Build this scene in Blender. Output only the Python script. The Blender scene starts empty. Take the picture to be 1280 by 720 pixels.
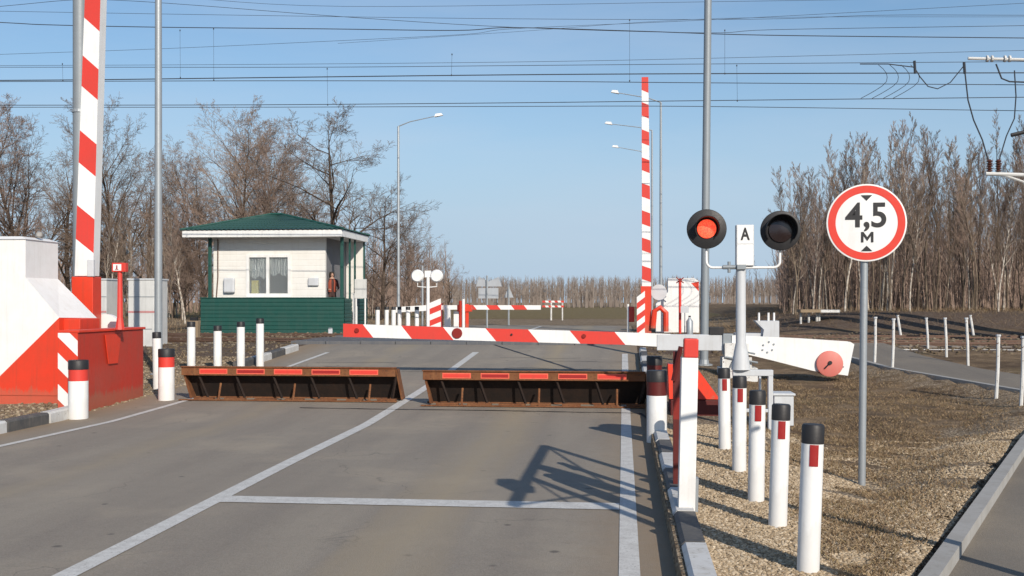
import bpy, math, random
from mathutils import Vector, Matrix, noise
import numpy as np

C = bpy.context.scene
COL = C.collection
random.seed(7)
F = 1350.0; CX = 640.0; HY = 378.0; CAMZ = 1.63
A = math.radians(5.88); SA = math.sin(A); CA = math.cos(A)      # the road runs 5.9 degrees right of the view
X0 = -3.42

# ------------------------------------------------------------------ camera, world, sun, exposure
cam = bpy.data.cameras.new('camera'); camo = bpy.data.objects.new('camera', cam); COL.objects.link(camo)
camo.location = (0, 0, CAMZ); camo.rotation_euler = (math.pi/2, 0, 0)
cam.sensor_width = 36; cam.lens = 36*F/1280; cam.shift_y = 18/1280
cam.clip_start = 0.1; cam.clip_end = 6000
C.camera = camo
SUN_EL = math.radians(28.5); SUN_AZ = math.radians(157.5)      # clockwise from +Y: behind the camera, to its right
world = bpy.data.worlds.new('World'); C.world = world; world.use_nodes = True
wn = world.node_tree; wn.nodes.clear()
sky = wn.nodes.new('ShaderNodeTexSky'); sky.sky_type = 'NISHITA'; sky.sun_disc = False
sky.sun_elevation = SUN_EL; sky.sun_rotation = SUN_AZ
sky.air_density = 1.0; sky.dust_density = 0.5; sky.ozone_density = 1.6; sky.altitude = 100
bg = wn.nodes.new('ShaderNodeBackground'); bg.inputs['Strength'].default_value = 0.105
wo = wn.nodes.new('ShaderNodeOutputWorld')
tc = wn.nodes.new('ShaderNodeTexCoord'); sx_ = wn.nodes.new('ShaderNodeSeparateXYZ'); wn.links.new(tc.outputs['Generated'], sx_.inputs[0])
rp = wn.nodes.new('ShaderNodeValToRGB'); wn.links.new(sx_.outputs['Z'], rp.inputs[0])
rp.color_ramp.elements[0].position = 0.0; rp.color_ramp.elements[0].color = (.95,)*3+(1,)
rp.color_ramp.elements[1].position = 0.55; rp.color_ramp.elements[1].color = (0, 0, 0, 1)
for p_, v_ in ((.07, .85), (.15, .50), (.24, .20), (.35, .08)):
    e_ = rp.color_ramp.elements.new(p_); e_.color = (v_, v_, v_, 1)
mx = wn.nodes.new('ShaderNodeMix'); mx.data_type = 'RGBA'; wn.links.new(rp.outputs[0], mx.inputs[0]); wn.links.new(sky.outputs[0], mx.inputs[6])
mx.inputs[7].default_value = (3.9, 4.95, 6.2, 1)          # hazy blue air low over the horizon
mp_ = wn.nodes.new('ShaderNodeMapping'); mp_.inputs['Scale'].default_value = (1.2, 1.2, 7); mp_.inputs['Rotation'].default_value = (.15, .1, .4); wn.links.new(tc.outputs['Generated'], mp_.inputs[0])
cn = wn.nodes.new('ShaderNodeTexNoise'); cn.inputs['Scale'].default_value = 1.6; cn.inputs['Detail'].default_value = 7; cn.inputs['Roughness'].default_value = .55; wn.links.new(mp_.outputs[0], cn.inputs['Vector'])
cr = wn.nodes.new('ShaderNodeValToRGB'); cr.color_ramp.elements[0].position = .42; cr.color_ramp.elements[1].position = .75; cr.color_ramp.elements[1].color = (.32, .32, .32, 1); wn.links.new(cn.outputs['Fac'], cr.inputs[0])
hs_ = wn.nodes.new('ShaderNodeHueSaturation'); hs_.inputs['Saturation'].default_value = 1.22; hs_.inputs['Value'].default_value = 1.03; wn.links.new(mx.outputs[2], hs_.inputs['Color'])
mc = wn.nodes.new('ShaderNodeMix'); mc.data_type = 'RGBA'; wn.links.new(cr.outputs[0], mc.inputs[0]); wn.links.new(hs_.outputs[0], mc.inputs[6]); mc.inputs[7].default_value = (5.2, 5.9, 6.9, 1)   # thin high cloud
wn.links.new(mc.outputs[2], bg.inputs[0]); wn.links.new(bg.outputs[0], wo.inputs[0])
sd = bpy.data.lights.new('sun', 'SUN'); sd.energy = 4.3; sd.angle = math.radians(0.3); sd.color = (1.0, 0.915, 0.80)
so = bpy.data.objects.new('sun', sd); COL.objects.link(so)
sdir = Vector((math.sin(SUN_AZ)*math.cos(SUN_EL), math.cos(SUN_AZ)*math.cos(SUN_EL), math.sin(SUN_EL)))
so.rotation_euler = sdir.to_track_quat('Z', 'Y').to_euler(); so.location = (5, -5, 20)
C.view_settings.view_transform = 'Standard'; C.view_settings.look = 'None'
C.view_settings.gamma = 1; C.view_settings.exposure = 0.12; C.view_settings.use_curve_mapping = False
C.render.engine = 'CYCLES'

# ------------------------------------------------------------------ coordinates
def H(s):
    pts = [(-60, -.1), (6, -.02), (14.5, 0), (16, .05), (18.5, .14), (21.4, .27), (25, .46), (27, .57), (28, .6), (34, .6), (60, .68), (130, .75), (400, .8), (3000, .8)]
    if s <= pts[0][0]: return pts[0][1]
    for (a, x), (b, y) in zip(pts, pts[1:]):
        if s <= b:
            return x+(y-x)*(s-a)/(b-a)
    return .8
def R(u, s, z=0.0):
    return Vector((X0+s*SA+u*CA, s*CA-u*SA, z))
def US(p):
    return ((p[0]-X0)*CA-p[1]*SA, (p[0]-X0)*SA+p[1]*CA)
def uz(px, py, s):
    """pixel -> (u, z) on the plane across the road at distance s"""
    k = (px-CX)/F
    u = (k*s*CA-X0-s*SA)/(CA+k*SA)
    Y = s*CA-u*SA
    return u, CAMZ-(py-HY)/F*Y
def P(px, py, d):
    return Vector(((px-CX)/F*d, d, CAMZ-(py-HY)/F*d))
def smooth(x, a, b):
    t = max(0., min(1., (x-a)/(b-a))); return t*t*(3-2*t)
def path_left(s):      # left edge u of the footpath for distance s (right of the road)
    pts = [(-10, -2.2), (7.03, 5.3), (12.66, 7.76), (15.5, 9.1), (16.8, 9.8), (18.2, 9.75), (21.7, 8.45), (24, 8.05), (29, 7.8), (60, 7.8)]
    if s < -10: return -2.2
    for (a, x), (b, y) in zip(pts, pts[1:]):
        if s <= b: return x+(y-x)*(s-a)/(b-a)
    return 7.8
def path_width(s): return 1.75-.05*smooth(s, 15, 21)
def TH(u, s):
    """terrain height"""
    h = H(s)
    if -4.25 < u < 3.72 and s < 46.5: 
        return h-.10
    n = noise.noise(Vector((u*.35, s*.35, 0)))*.05+noise.noise(Vector((u*1.3, s*1.3, 4)))*.018
    w = min(1, max(0, (abs(u)-4)/1.5))
    if u > 0:
        z = h+.11*(1-smooth(s, 20, 25))+n*w
        if s < 26:
            pl = path_left(s)
            z -= .16*smooth(u, 4.6, 6.0)*(1-smooth(u, pl-1.2, pl-.2))*smooth(s, 7, 10)*(1-smooth(s, 21, 25))
            if u > pl-.1: z = h+.09-.10-.02
            if pl+path_width(s) < u: z = h+.08+n
        elif 7.7 < u < 9.6 and s < 27: z = h-.02
        if u > 6: z += smooth(u, 7, 12)*smooth(s, 34.5, 41)*(1-smooth(s, 150, 400))*.62
    else:
        z = h-.01+n*w*.8
        z += .05*smooth(-u, 4.5, 5.2)*(1-smooth(s, 16, 22))
    return z
def ground(px, py):
    lo = 3.0; d = lo
    for i in range(4000):
        d += .02
        p = P(px, py, d); u, s = US(p)
        if p.z <= max(H(s) if -4.3 < u < 3.7 else -9, TH(u, s)): return u, s, p.z
    return u, s, p.z

# ------------------------------------------------------------------ materials
MATS = {}
def nodes_of(name):
    m = bpy.data.materials.new(name); m.use_nodes = True; nt = m.node_tree
    b = nt.nodes['Principled BSDF']; return m, nt, b
def N(nt, typ, **kw):
    n = nt.nodes.new(typ)
    for k, v in kw.items():
        if k in n.inputs: n.inputs[k].default_value = v
        else: setattr(n, k, v)
    return n
def noise_tex(nt, vec, scale, detail=6, rough=.6):
    n = N(nt, 'ShaderNodeTexNoise'); n.inputs['Scale'].default_value = scale
    n.inputs['Detail'].default_value = detail; n.inputs['Roughness'].default_value = rough
    nt.links.new(vec, n.inputs['Vector']); return n.outputs['Fac']
def ramp(nt, fac, stops):
    r = N(nt, 'ShaderNodeValToRGB')
    e = r.color_ramp.elements
    while len(e) > 1: e.remove(e[-1])
    e[0].position = stops[0][0]; e[0].color = (*stops[0][1], 1) if len(stops[0][1]) == 3 else stops[0][1]
    for p, c in stops[1:]:
        q = e.new(p); q.color = (*c, 1)
    nt.links.new(fac, r.inputs[0]); return r.outputs[0]
def mix(nt, fac, a, b, mode='MIX'):
    m = N(nt, 'ShaderNodeMix'); m.data_type = 'RGBA'; m.blend_type = mode
    for i, v in ((0, fac), (6, a), (7, b)):
        if hasattr(v, 'is_linked') or hasattr(v, 'links'): nt.links.new(v, m.inputs[i])
        else: m.inputs[i].default_value = v if i == 0 else (*v, 1) if len(v) == 3 else v
    return m.outputs[2]
def math_(nt, op, a, b=None):
    m = N(nt, 'ShaderNodeMath'); m.operation = op
    for i, v in ((0, a), (1, b)):
        if v is None: continue
        if hasattr(v, 'links'): nt.links.new(v, m.inputs[i])
        else: m.inputs[i].default_value = v
    return m.outputs[0]
def bump(nt, b, h, dist, strength=1.0):
    n = N(nt, 'ShaderNodeBump'); n.inputs['Distance'].default_value = dist; n.inputs['Strength'].default_value = strength
    nt.links.new(h, n.inputs['Height']); nt.links.new(n.outputs[0], b.inputs['Normal']); return n
def coord(nt, which='Object'):
    return N(nt, 'ShaderNodeTexCoord').outputs[which]

def paint(name, col, rough=.5, dirt=.25, dirtcol=(.16, .12, .08), scale=3.0, metal=0.0, chips=0.0, chipcol=(.12, .06, .035), spec=.4, mud=0.0):
    if name in MATS: return MATS[name]
    m, nt, b = nodes_of(name)
    v = coord(nt)
    f1 = noise_tex(nt, v, scale, 8, .65)
    d = ramp(nt, f1, [(.42, (0, 0, 0)), (.78, (1, 1, 1))])
    c = mix(nt, math_(nt, 'MULTIPLY', d, dirt), col, dirtcol)
    f2 = noise_tex(nt, v, scale*9, 4, .7)
    c = mix(nt, math_(nt, 'MULTIPLY', f2, .22), c, tuple(x*.72 for x in col))
    ms = N(nt, 'ShaderNodeMapping'); ms.inputs['Scale'].default_value = (14, 14, .9); nt.links.new(v, ms.inputs[0])
    f4 = noise_tex(nt, ms.outputs[0], 1.3, 5, .6)
    c = mix(nt, math_(nt, 'MULTIPLY', ramp(nt, f4, [(.52, (0, 0, 0)), (.72, (1, 1, 1))]), dirt*.75), c, dirtcol)
    if mud > 0:
        sz = N(nt, 'ShaderNodeSeparateXYZ'); nt.links.new(v, sz.inputs[0])
        mm_ = math_(nt, 'ADD', sz.outputs['Z'], math_(nt, 'MULTIPLY', f4, -.35))
        mm_ = math_(nt, 'ADD', mm_, math_(nt, 'MULTIPLY', f2, -.12))
        c = mix(nt, ramp(nt, mm_, [(0.0, (mud,)*3), (.055, (0, 0, 0))]), c, (.24, .18, .115))
    if chips > 0:
        f3 = noise_tex(nt, v, scale*6, 6, .75)
        k = ramp(nt, f3, [(.66-.12*chips, (0, 0, 0)), (.70-.12*chips, (1, 1, 1))])
        c = mix(nt, k, c, chipcol)
    nt.links.new(c, b.inputs['Base Color'])
    b.inputs['Roughness'].default_value = rough; b.inputs['Metallic'].default_value = metal
    b.inputs['Specular IOR Level'].default_value = spec
    r = math_(nt, 'ADD', math_(nt, 'MULTIPLY', f2, .25), rough-.1); nt.links.new(r, b.inputs['Roughness'])
    bump(nt, b, f2, .004, .35)
    MATS[name] = m; return m

M = {}
M['white'] = paint('white_paint', (.80, .80, .785), .5, .22, (.45, .40, .32))
M['whitepost'] = paint('white_post_paint', (.80, .80, .785), .55, .25, (.5, .46, .40), mud=.12)
M['whiteold'] = paint('old_white_paint', (.68, .68, .66), .55, .5, (.34, .29, .22), chips=.6)
M['red'] = paint('red_paint', (.70, .05, .02), .42, .45, (.38, .06, .03), mud=.35)
M['redboom'] = paint('red_band_paint', (.66, .05, .035), .42, .3, (.36, .07, .05))
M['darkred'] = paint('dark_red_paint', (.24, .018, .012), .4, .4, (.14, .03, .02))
M['maroon'] = paint('maroon_paint', (.10, .010, .008), .5, .4, (.08, .02, .015))  # darker red with shade put into the colour
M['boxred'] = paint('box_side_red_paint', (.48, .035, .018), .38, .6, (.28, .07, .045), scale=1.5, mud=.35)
M['refl'] = paint('red_reflector', (.33, .02, .02), .3, .1)
M['reflbright'] = paint('bright_reflector', (.80, .14, .085), .35, .35, (.35, .08, .04), scale=5)
M['pinkdisc'] = paint('faded_red_paint', (.62, .17, .14), .5, .35, (.5, .25, .2), scale=4)
M['black'] = paint('black_paint', (.018, .018, .02), .5, .3, (.06, .05, .045))
M['kerbblack'] = paint('grey_black_kerb_paint', (.07, .07, .072), .7, .6, (.2, .18, .15))
M['kerbwhite'] = paint('kerb_white_paint', (.58, .58, .57), .8, .6, (.3, .26, .2), chips=.5, chipcol=(.25, .24, .22))
M['concrete'] = paint('concrete', (.36, .35, .33), .85, .5, (.2, .18, .15))
M['galv'] = paint('galvanised_steel', (.36, .39, .41), .45, .35, (.24, .24, .24), metal=.35)
M['polegrey'] = paint('mast_grey_paint', (.27, .30, .32), .5, .3, (.2, .2, .2), metal=.2)
M['greywhite'] = paint('pale_grey_paint', (.56, .58, .60), .5, .35, (.35, .33, .3))
M['rust'] = paint('rusty_steel', (.16, .058, .022), .85, .7, (.27, .13, .055), scale=5, chips=.8, chipcol=(.07, .035, .02))
M['rustdark'] = paint('dark_rusty_steel', (.016, .010, .008), .85, .5, (.05, .024, .013), scale=5)
M['green'] = paint('green_cladding', (.010, .070, .056), .5, .5, (.045, .085, .07))
M['siding'] = paint('cream_siding', (.74, .725, .68), .6, .3, (.55, .50, .43))
M['fascia'] = paint('fascia_white', (.78, .78, .76), .55, .2)
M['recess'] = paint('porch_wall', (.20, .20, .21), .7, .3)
M['wire'] = paint('dark_wire', (.035, .04, .05), .5, .1)
M['cable'] = paint('pale_alloy', (.6, .6, .58), .4, .2)
M['insul'] = paint('brown_insulator', (.09, .03, .02), .2, .1)
M['rail'] = paint('rail_steel', (.16, .10, .075), .45, .6, (.12, .06, .03), metal=.5)
M['sleeper'] = paint('sleeper_concrete', (.24, .21, .18), .9, .6, (.1, .07, .05))
M['deck'] = paint('rubber_deck', (.10, .105, .115), .6, .5, (.2, .18, .16), scale=2)
M['signback'] = paint('aluminium_back', (.50, .52, .54), .4, .2, metal=.4)
M['wood'] = paint('old_wood', (.30, .22, .14), .85, .6)
M['skin'] = paint('skin', (.48, .28, .2), .55, .1)
M['hair'] = paint('dark_hair', (.03, .018, .012), .6, .1)
M['jacket'] = paint('dark_jacket', (.05, .02, .02), .8, .2)
M['vest'] = paint('dark_red_vest', (.30, .06, .03), .7, .1)
M['yellow'] = paint('yellow_paint', (.6, .5, .12), .6, .3)
M['tar'] = paint('tar_seal', (.022, .022, .024), .55, .2)
M['curtain'] = paint('lace_curtain', (.42, .42, .41), .9, .2)
M['lens_dark'] = paint('dark_lens', (.02, .012, .012), .15, .0, spec=.6)
M['shedpanel'] = paint('sheet_panel', (.60, .60, .58), .5, .5, (.35, .35, .34))
M['pinkstripe'] = paint('pink_stripe', (.55, .25, .25), .5, .3)

def m_glass():
    m, nt, b = nodes_of('window_glass')
    b.inputs['Base Color'].default_value = (.9, .95, .95, 1); b.inputs['Roughness'].default_value = .03
    b.inputs['Transmission Weight'].default_value = .9; b.inputs['IOR'].default_value = 1.3
    return m
M['glass'] = m_glass()
def m_emit():
    m, nt, b = nodes_of('lit_red_lens')
    v = coord(nt); vo = N(nt, 'ShaderNodeTexVoronoi'); vo.inputs['Scale'].default_value = 60; nt.links.new(v, vo.inputs['Vector'])
    c = ramp(nt, vo.outputs['Distance'], [(0, (1, .15, .06)), (.7, (.9, .06, .03))])
    nt.links.new(c, b.inputs['Base Color']); nt.links.new(c, b.inputs['Emission Color'])
    b.inputs['Emission Strength'].default_value = 1.0
    return m
M['lit'] = m_emit()
def m_roof():
    m, nt, b = nodes_of('green_metal_tile_roof')
    v = coord(nt)
    f = noise_tex(nt, v, 4, 5)
    c = mix(nt, f, (.020, .065, .058), (.042, .098, .085)); nt.links.new(c, b.inputs['Base Color'])
    b.inputs['Roughness'].default_value = .45
    return m
M['roof'] = m_roof()
def m_bark(name, c1, c2, sc=6):
    m, nt, b = nodes_of(name)
    v = coord(nt); f = noise_tex(nt, v, sc, 4)
    oi = N(nt, 'ShaderNodeObjectInfo')
    c = mix(nt, ramp(nt, f, [(.35, (0, 0, 0)), (.65, (1, 1, 1))]), c1, c2)
    k = math_(nt, 'ADD', math_(nt, 'MULTIPLY', oi.outputs['Random'], .6), .7)
    hs = N(nt, 'ShaderNodeHueSaturation'); nt.links.new(c, hs.inputs['Color']); nt.links.new(k, hs.inputs['Value'])
    nt.links.new(hs.outputs[0], b.inputs['Base Color']); b.inputs['Roughness'].default_value = .9
    b.inputs['Specular IOR Level'].default_value = .1
    return m
M['bark'] = m_bark('dark_bark', (.06, .045, .035), (.12, .09, .07))
M['barkbirch'] = m_bark('birch_bark', (.52, .47, .40), (.17, .13, .10), 3)
M['barkpole'] = m_bark('young_bark', (.19, .15, .11), (.10, .075, .055), 3)
M['twig'] = m_bark('grey_brown_twigs', (.17, .125, .095), (.24, .185, .145), 1)
M['twigred'] = m_bark('reddish_twigs', (.20, .145, .115), (.28, .205, .165), 1)
M['twigpale'] = m_bark('pale_twigs', (.26, .20, .15), (.23, .16, .12), 1)
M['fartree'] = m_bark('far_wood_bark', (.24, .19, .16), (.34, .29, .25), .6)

def m_asphalt(name, base=.12, path=False):
    m, nt, b = nodes_of(name)
    v = coord(nt)
    sep = N(nt, 'ShaderNodeSeparateXYZ'); nt.links.new(v, sep.inputs[0])
    mp = N(nt, 'ShaderNodeMapping'); mp.inputs['Scale'].default_value = (1.1, .12, 1); nt.links.new(v, mp.inputs[0])
    st = noise_tex(nt, mp.outputs[0], 1.6, 5, .55)          # long streaks along the traffic
    bl = noise_tex(nt, v, .55, 6, .6)
    fine = noise_tex(nt, v, 85, 3, .8)
    med = noise_tex(nt, v, 6, 6, .7)
    vor = N(nt, 'ShaderNodeTexVoronoi'); vor.inputs['Scale'].default_value = 160; nt.links.new(v, vor.inputs['Vector'])
    c = mix(nt, ramp(nt, st, [(.35, (0, 0, 0)), (.65, (1, 1, 1))]), (base*.86, base*.73, base*.585), (base*1.12, base*.96, base*.75))
    c = mix(nt, ramp(nt, bl, [(.52, (0, 0, 0)), (.72, (.55, .55, .55))]), c, (base*1.7, base*1.4, base*1.0))   # dust
    c = mix(nt, math_(nt, 'MULTIPLY', ramp(nt, med, [(.55, (0, 0, 0)), (.75, (1, 1, 1))]), .35), c, (base*.6, base*.57, base*.54))
    c = mix(nt, math_(nt, 'MULTIPLY', ramp(nt, fine, [(.35, (0, 0, 0)), (.8, (1, 1, 1))]), .55), c, (base*1.8, base*1.62, base*1.4))
    c = mix(nt, math_(nt, 'MULTIPLY', ramp(nt, vor.outputs['Distance'], [(0, (1, 1, 1)), (.5, (0, 0, 0))]), .35), c, (base*.45, base*.45, base*.45))
    if not path:
        # oil drips and fine cracks
        v2 = N(nt, 'ShaderNodeTexVoronoi'); v2.inputs['Scale'].default_value = 1.7; nt.links.new(v, v2.inputs['Vector'])
        c = mix(nt, ramp(nt, math_(nt, 'ADD', v2.outputs['Distance'], math_(nt, 'MULTIPLY', med, .12)), [(.095, (.75, .75, .75)), (.135, (0, 0, 0))]), c, (base*.35, base*.31, base*.27))
        dn = N(nt, 'ShaderNodeTexNoise'); dn.inputs['Scale'].default_value = 1.2; dn.inputs['Detail'].default_value = 6; nt.links.new(v, dn.inputs['Vector'])
        va = N(nt, 'ShaderNodeVectorMath'); va.operation = 'ADD'; nt.links.new(v, va.inputs[0]); nt.links.new(dn.outputs['Color'], va.inputs[1])
        v3 = N(nt, 'ShaderNodeTexVoronoi'); v3.feature = 'DISTANCE_TO_EDGE'; v3.inputs['Scale'].default_value = .42; nt.links.new(va.outputs[0], v3.inputs['Vector'])
        ck = ramp(nt, v3.outputs['Distance'], [(.0, (.45, .45, .45)), (.004, (0, 0, 0))])
        c = mix(nt, math_(nt, 'MULTIPLY', ck, ramp(nt, bl, [(.45, (0, 0, 0)), (.55, (1, 1, 1))])), c, (base*.3, base*.27, base*.24))
        # sand along the edges, broken by noise
        e = math_(nt, 'ABSOLUTE', math_(nt, 'ADD', sep.outputs['X'], .30))
        e = math_(nt, 'ADD', e, math_(nt, 'MULTIPLY', med, .55))
        k = ramp(nt, math_(nt, 'MULTIPLY', e, .2), [(.72, (0, 0, 0)), (.86, (.85, .85, .85))])
        c = mix(nt, k, c, (.27, .20, .13))
        # a worn band in the middle of the right-hand lane
        q = math_(nt, 'ABSOLUTE', math_(nt, 'SUBTRACT', sep.outputs['X'], 1.9))
        q = math_(nt, 'ADD', q, math_(nt, 'MULTIPLY', st, 1.2))
        k2 = ramp(nt, q, [(.45, (.95, .95, .95)), (1.3, (0, 0, 0))])
        c = mix(nt, k2, c, (base*1.45, base*1.18, base*.80))
        q3 = math_(nt, 'ABSOLUTE', math_(nt, 'ADD', sep.outputs['X'], 1.9))
        q3 = math_(nt, 'ADD', q3, math_(nt, 'MULTIPLY', bl, 1.4))
        c = mix(nt, ramp(nt, q3, [(.55, (.6, .6, .6)), (1.3, (0, 0, 0))]), c, (base*1.42, base*1.16, base*.79))
    nt.links.new(c, b.inputs['Base Color'])
    nt.links.new(math_(nt, 'ADD', math_(nt, 'MULTIPLY', med, .25), .68), b.inputs['Roughness'])
    b.inputs['Specular IOR Level'].default_value = .3
    hh = math_(nt, 'ADD', math_(nt, 'MULTIPLY', fine, .5), vor.outputs['Distance'])
    bump(nt, b, hh, .004, .6)
    return m
M['asphalt'] = m_asphalt('asphalt', .23)
M['pathasphalt'] = m_asphalt('path_asphalt', .17, True)

def m_marking():
    m, nt, b = nodes_of('road_marking')
    v = coord(nt); f = noise_tex(nt, v, 9, 8, .75); f2 = noise_tex(nt, v, 60, 4, .8)
    c = mix(nt, ramp(nt, f, [(.40, (0, 0, 0)), (.75, (.8, .8, .8))]), (.60, .59, .56), (.36, .34, .31))
    c = mix(nt, ramp(nt, f2, [(.56, (0, 0, 0)), (.66, (.8, .8, .8))]), c, (.17, .155, .14))
    nt.links.new(c, b.inputs['Base Color']); b.inputs['Roughness'].default_value = .7
    return m
M['marking'] = m_marking()

def m_ground():
    m, nt, b = nodes_of('ground_soil')
    v = coord(nt)
    at = N(nt, 'ShaderNodeAttribute'); at.attribute_name = 'zone'
    sp = N(nt, 'ShaderNodeSeparateColor'); nt.links.new(at.outputs['Color'], sp.inputs[0])
    big = noise_tex(nt, v, .6, 6, .6); med = noise_tex(nt, v, 4, 7, .7); fine = noise_tex(nt, v, 45, 4, .8)
    vor = N(nt, 'ShaderNodeTexVoronoi'); vor.inputs['Scale'].default_value = 34; nt.links.new(v, vor.inputs['Vector'])
    # dry grass and soil
    grass = mix(nt, ramp(nt, med, [(.38, (0, 0, 0)), (.62, (1, 1, 1))]), (.13, .092, .058), (.26, .185, .115))
    grass = mix(nt, ramp(nt, fine, [(.45, (0, 0, 0)), (.7, (.6, .6, .6))]), grass, (.33, .24, .15))
    grass = mix(nt, ramp(nt, big, [(.55, (0, 0, 0)), (.7, (.5, .5, .5))]), grass, (.11, .10, .04))
    # gravel
    vr = N(nt, 'ShaderNodeSeparateColor'); nt.links.new(vor.outputs['Color'], vr.inputs[0])
    grav = mix(nt, vr.outputs[0], (.22, .165, .11), (.52, .42, .30))
    grav = mix(nt, ramp(nt, vor.outputs['Distance'], [(.3, (0, 0, 0)), (.7, (.8, .8, .8))]), grav, (.10, .07, .045))
    ball = mix(nt, vr.outputs[1], (.07, .05, .038), (.20, .155, .12))
    ball = mix(nt, ramp(nt, med, [(.4, (0, 0, 0)), (.7, (.6, .6, .6))]), ball, (.11, .065, .04))
    soil = ramp(nt, noise_tex(nt, v, 1.1, 6, .65), [(.44, (0, 0, 0)), (.60, (.85, .85, .85))])
    grass = mix(nt, soil, grass, (.10, .068, .045))
    green = mix(nt, ramp(nt, med, [(.35, (0, 0, 0)), (.65, (1, 1, 1))]), (.13, .105, .050), (.26, .20, .11))
    nz = math_(nt, 'MULTIPLY', math_(nt, 'SUBTRACT', math_(nt, 'ADD', med, math_(nt, 'MULTIPLY', big, .6)), .8), 1.1)
    def msk(o):
        q = math_(nt, 'ADD', o, nz); return ramp(nt, q, [(.40, (0, 0, 0)), (.60, (1, 1, 1))])
    c = mix(nt, msk(sp.outputs[0]), grass, grav)
    c = mix(nt, msk(sp.outputs[1]), c, ball)
    c = mix(nt, msk(sp.outputs[2]), c, green)
    nt.links.new(c, b.inputs['Base Color']); b.inputs['Roughness'].default_value = .95; b.inputs['Specular IOR Level'].default_value = .1
    hh = math_(nt, 'ADD', math_(nt, 'MULTIPLY', med, .8), math_(nt, 'MULTIPLY', vor.outputs['Distance'], -.5))
    hh = math_(nt, 'ADD', hh, math_(nt, 'MULTIPLY', fine, .3))
    bump(nt, b, hh, .05, .8)
    return m
M['ground'] = m_ground()
def m_stone(nm='gravel_stones', k=1.0):
    m, nt, b = nodes_of(nm)
    g = N(nt, 'ShaderNodeNewGeometry')
    c = ramp(nt, g.outputs['Random Per Island'], [(p, tuple(x*k for x in cc)) for p, cc in [(0, (.24, .175, .11)), (.35, (.35, .265, .17)), (.75, (.47, .37, .25)), (1, (.58, .48, .35))]])
    nt.links.new(c, b.inputs['Base Color']); b.inputs['Roughness'].default_value = .9; b.inputs['Specular IOR Level'].default_value = .15
    return m
M['stone'] = m_stone(); M['ballast'] = m_stone('ballast_stones', .38); M['shoulder'] = m_stone('shoulder_stones', .62)
def m_blade():
    m, nt, b = nodes_of('dry_grass_blades')
    g = N(nt, 'ShaderNodeNewGeometry')
    c = ramp(nt, g.outputs['Random Per Island'], [(0, (.11, .068, .038)), (.4, (.24, .165, .095)), (.8, (.40, .29, .175)), (1, (.18, .14, .06))])
    nt.links.new(c, b.inputs['Base Color']); b.inputs['Roughness'].default_value = .9; b.inputs['Specular IOR Level'].default_value = .1
    return m
M['blade'] = m_blade()

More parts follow.
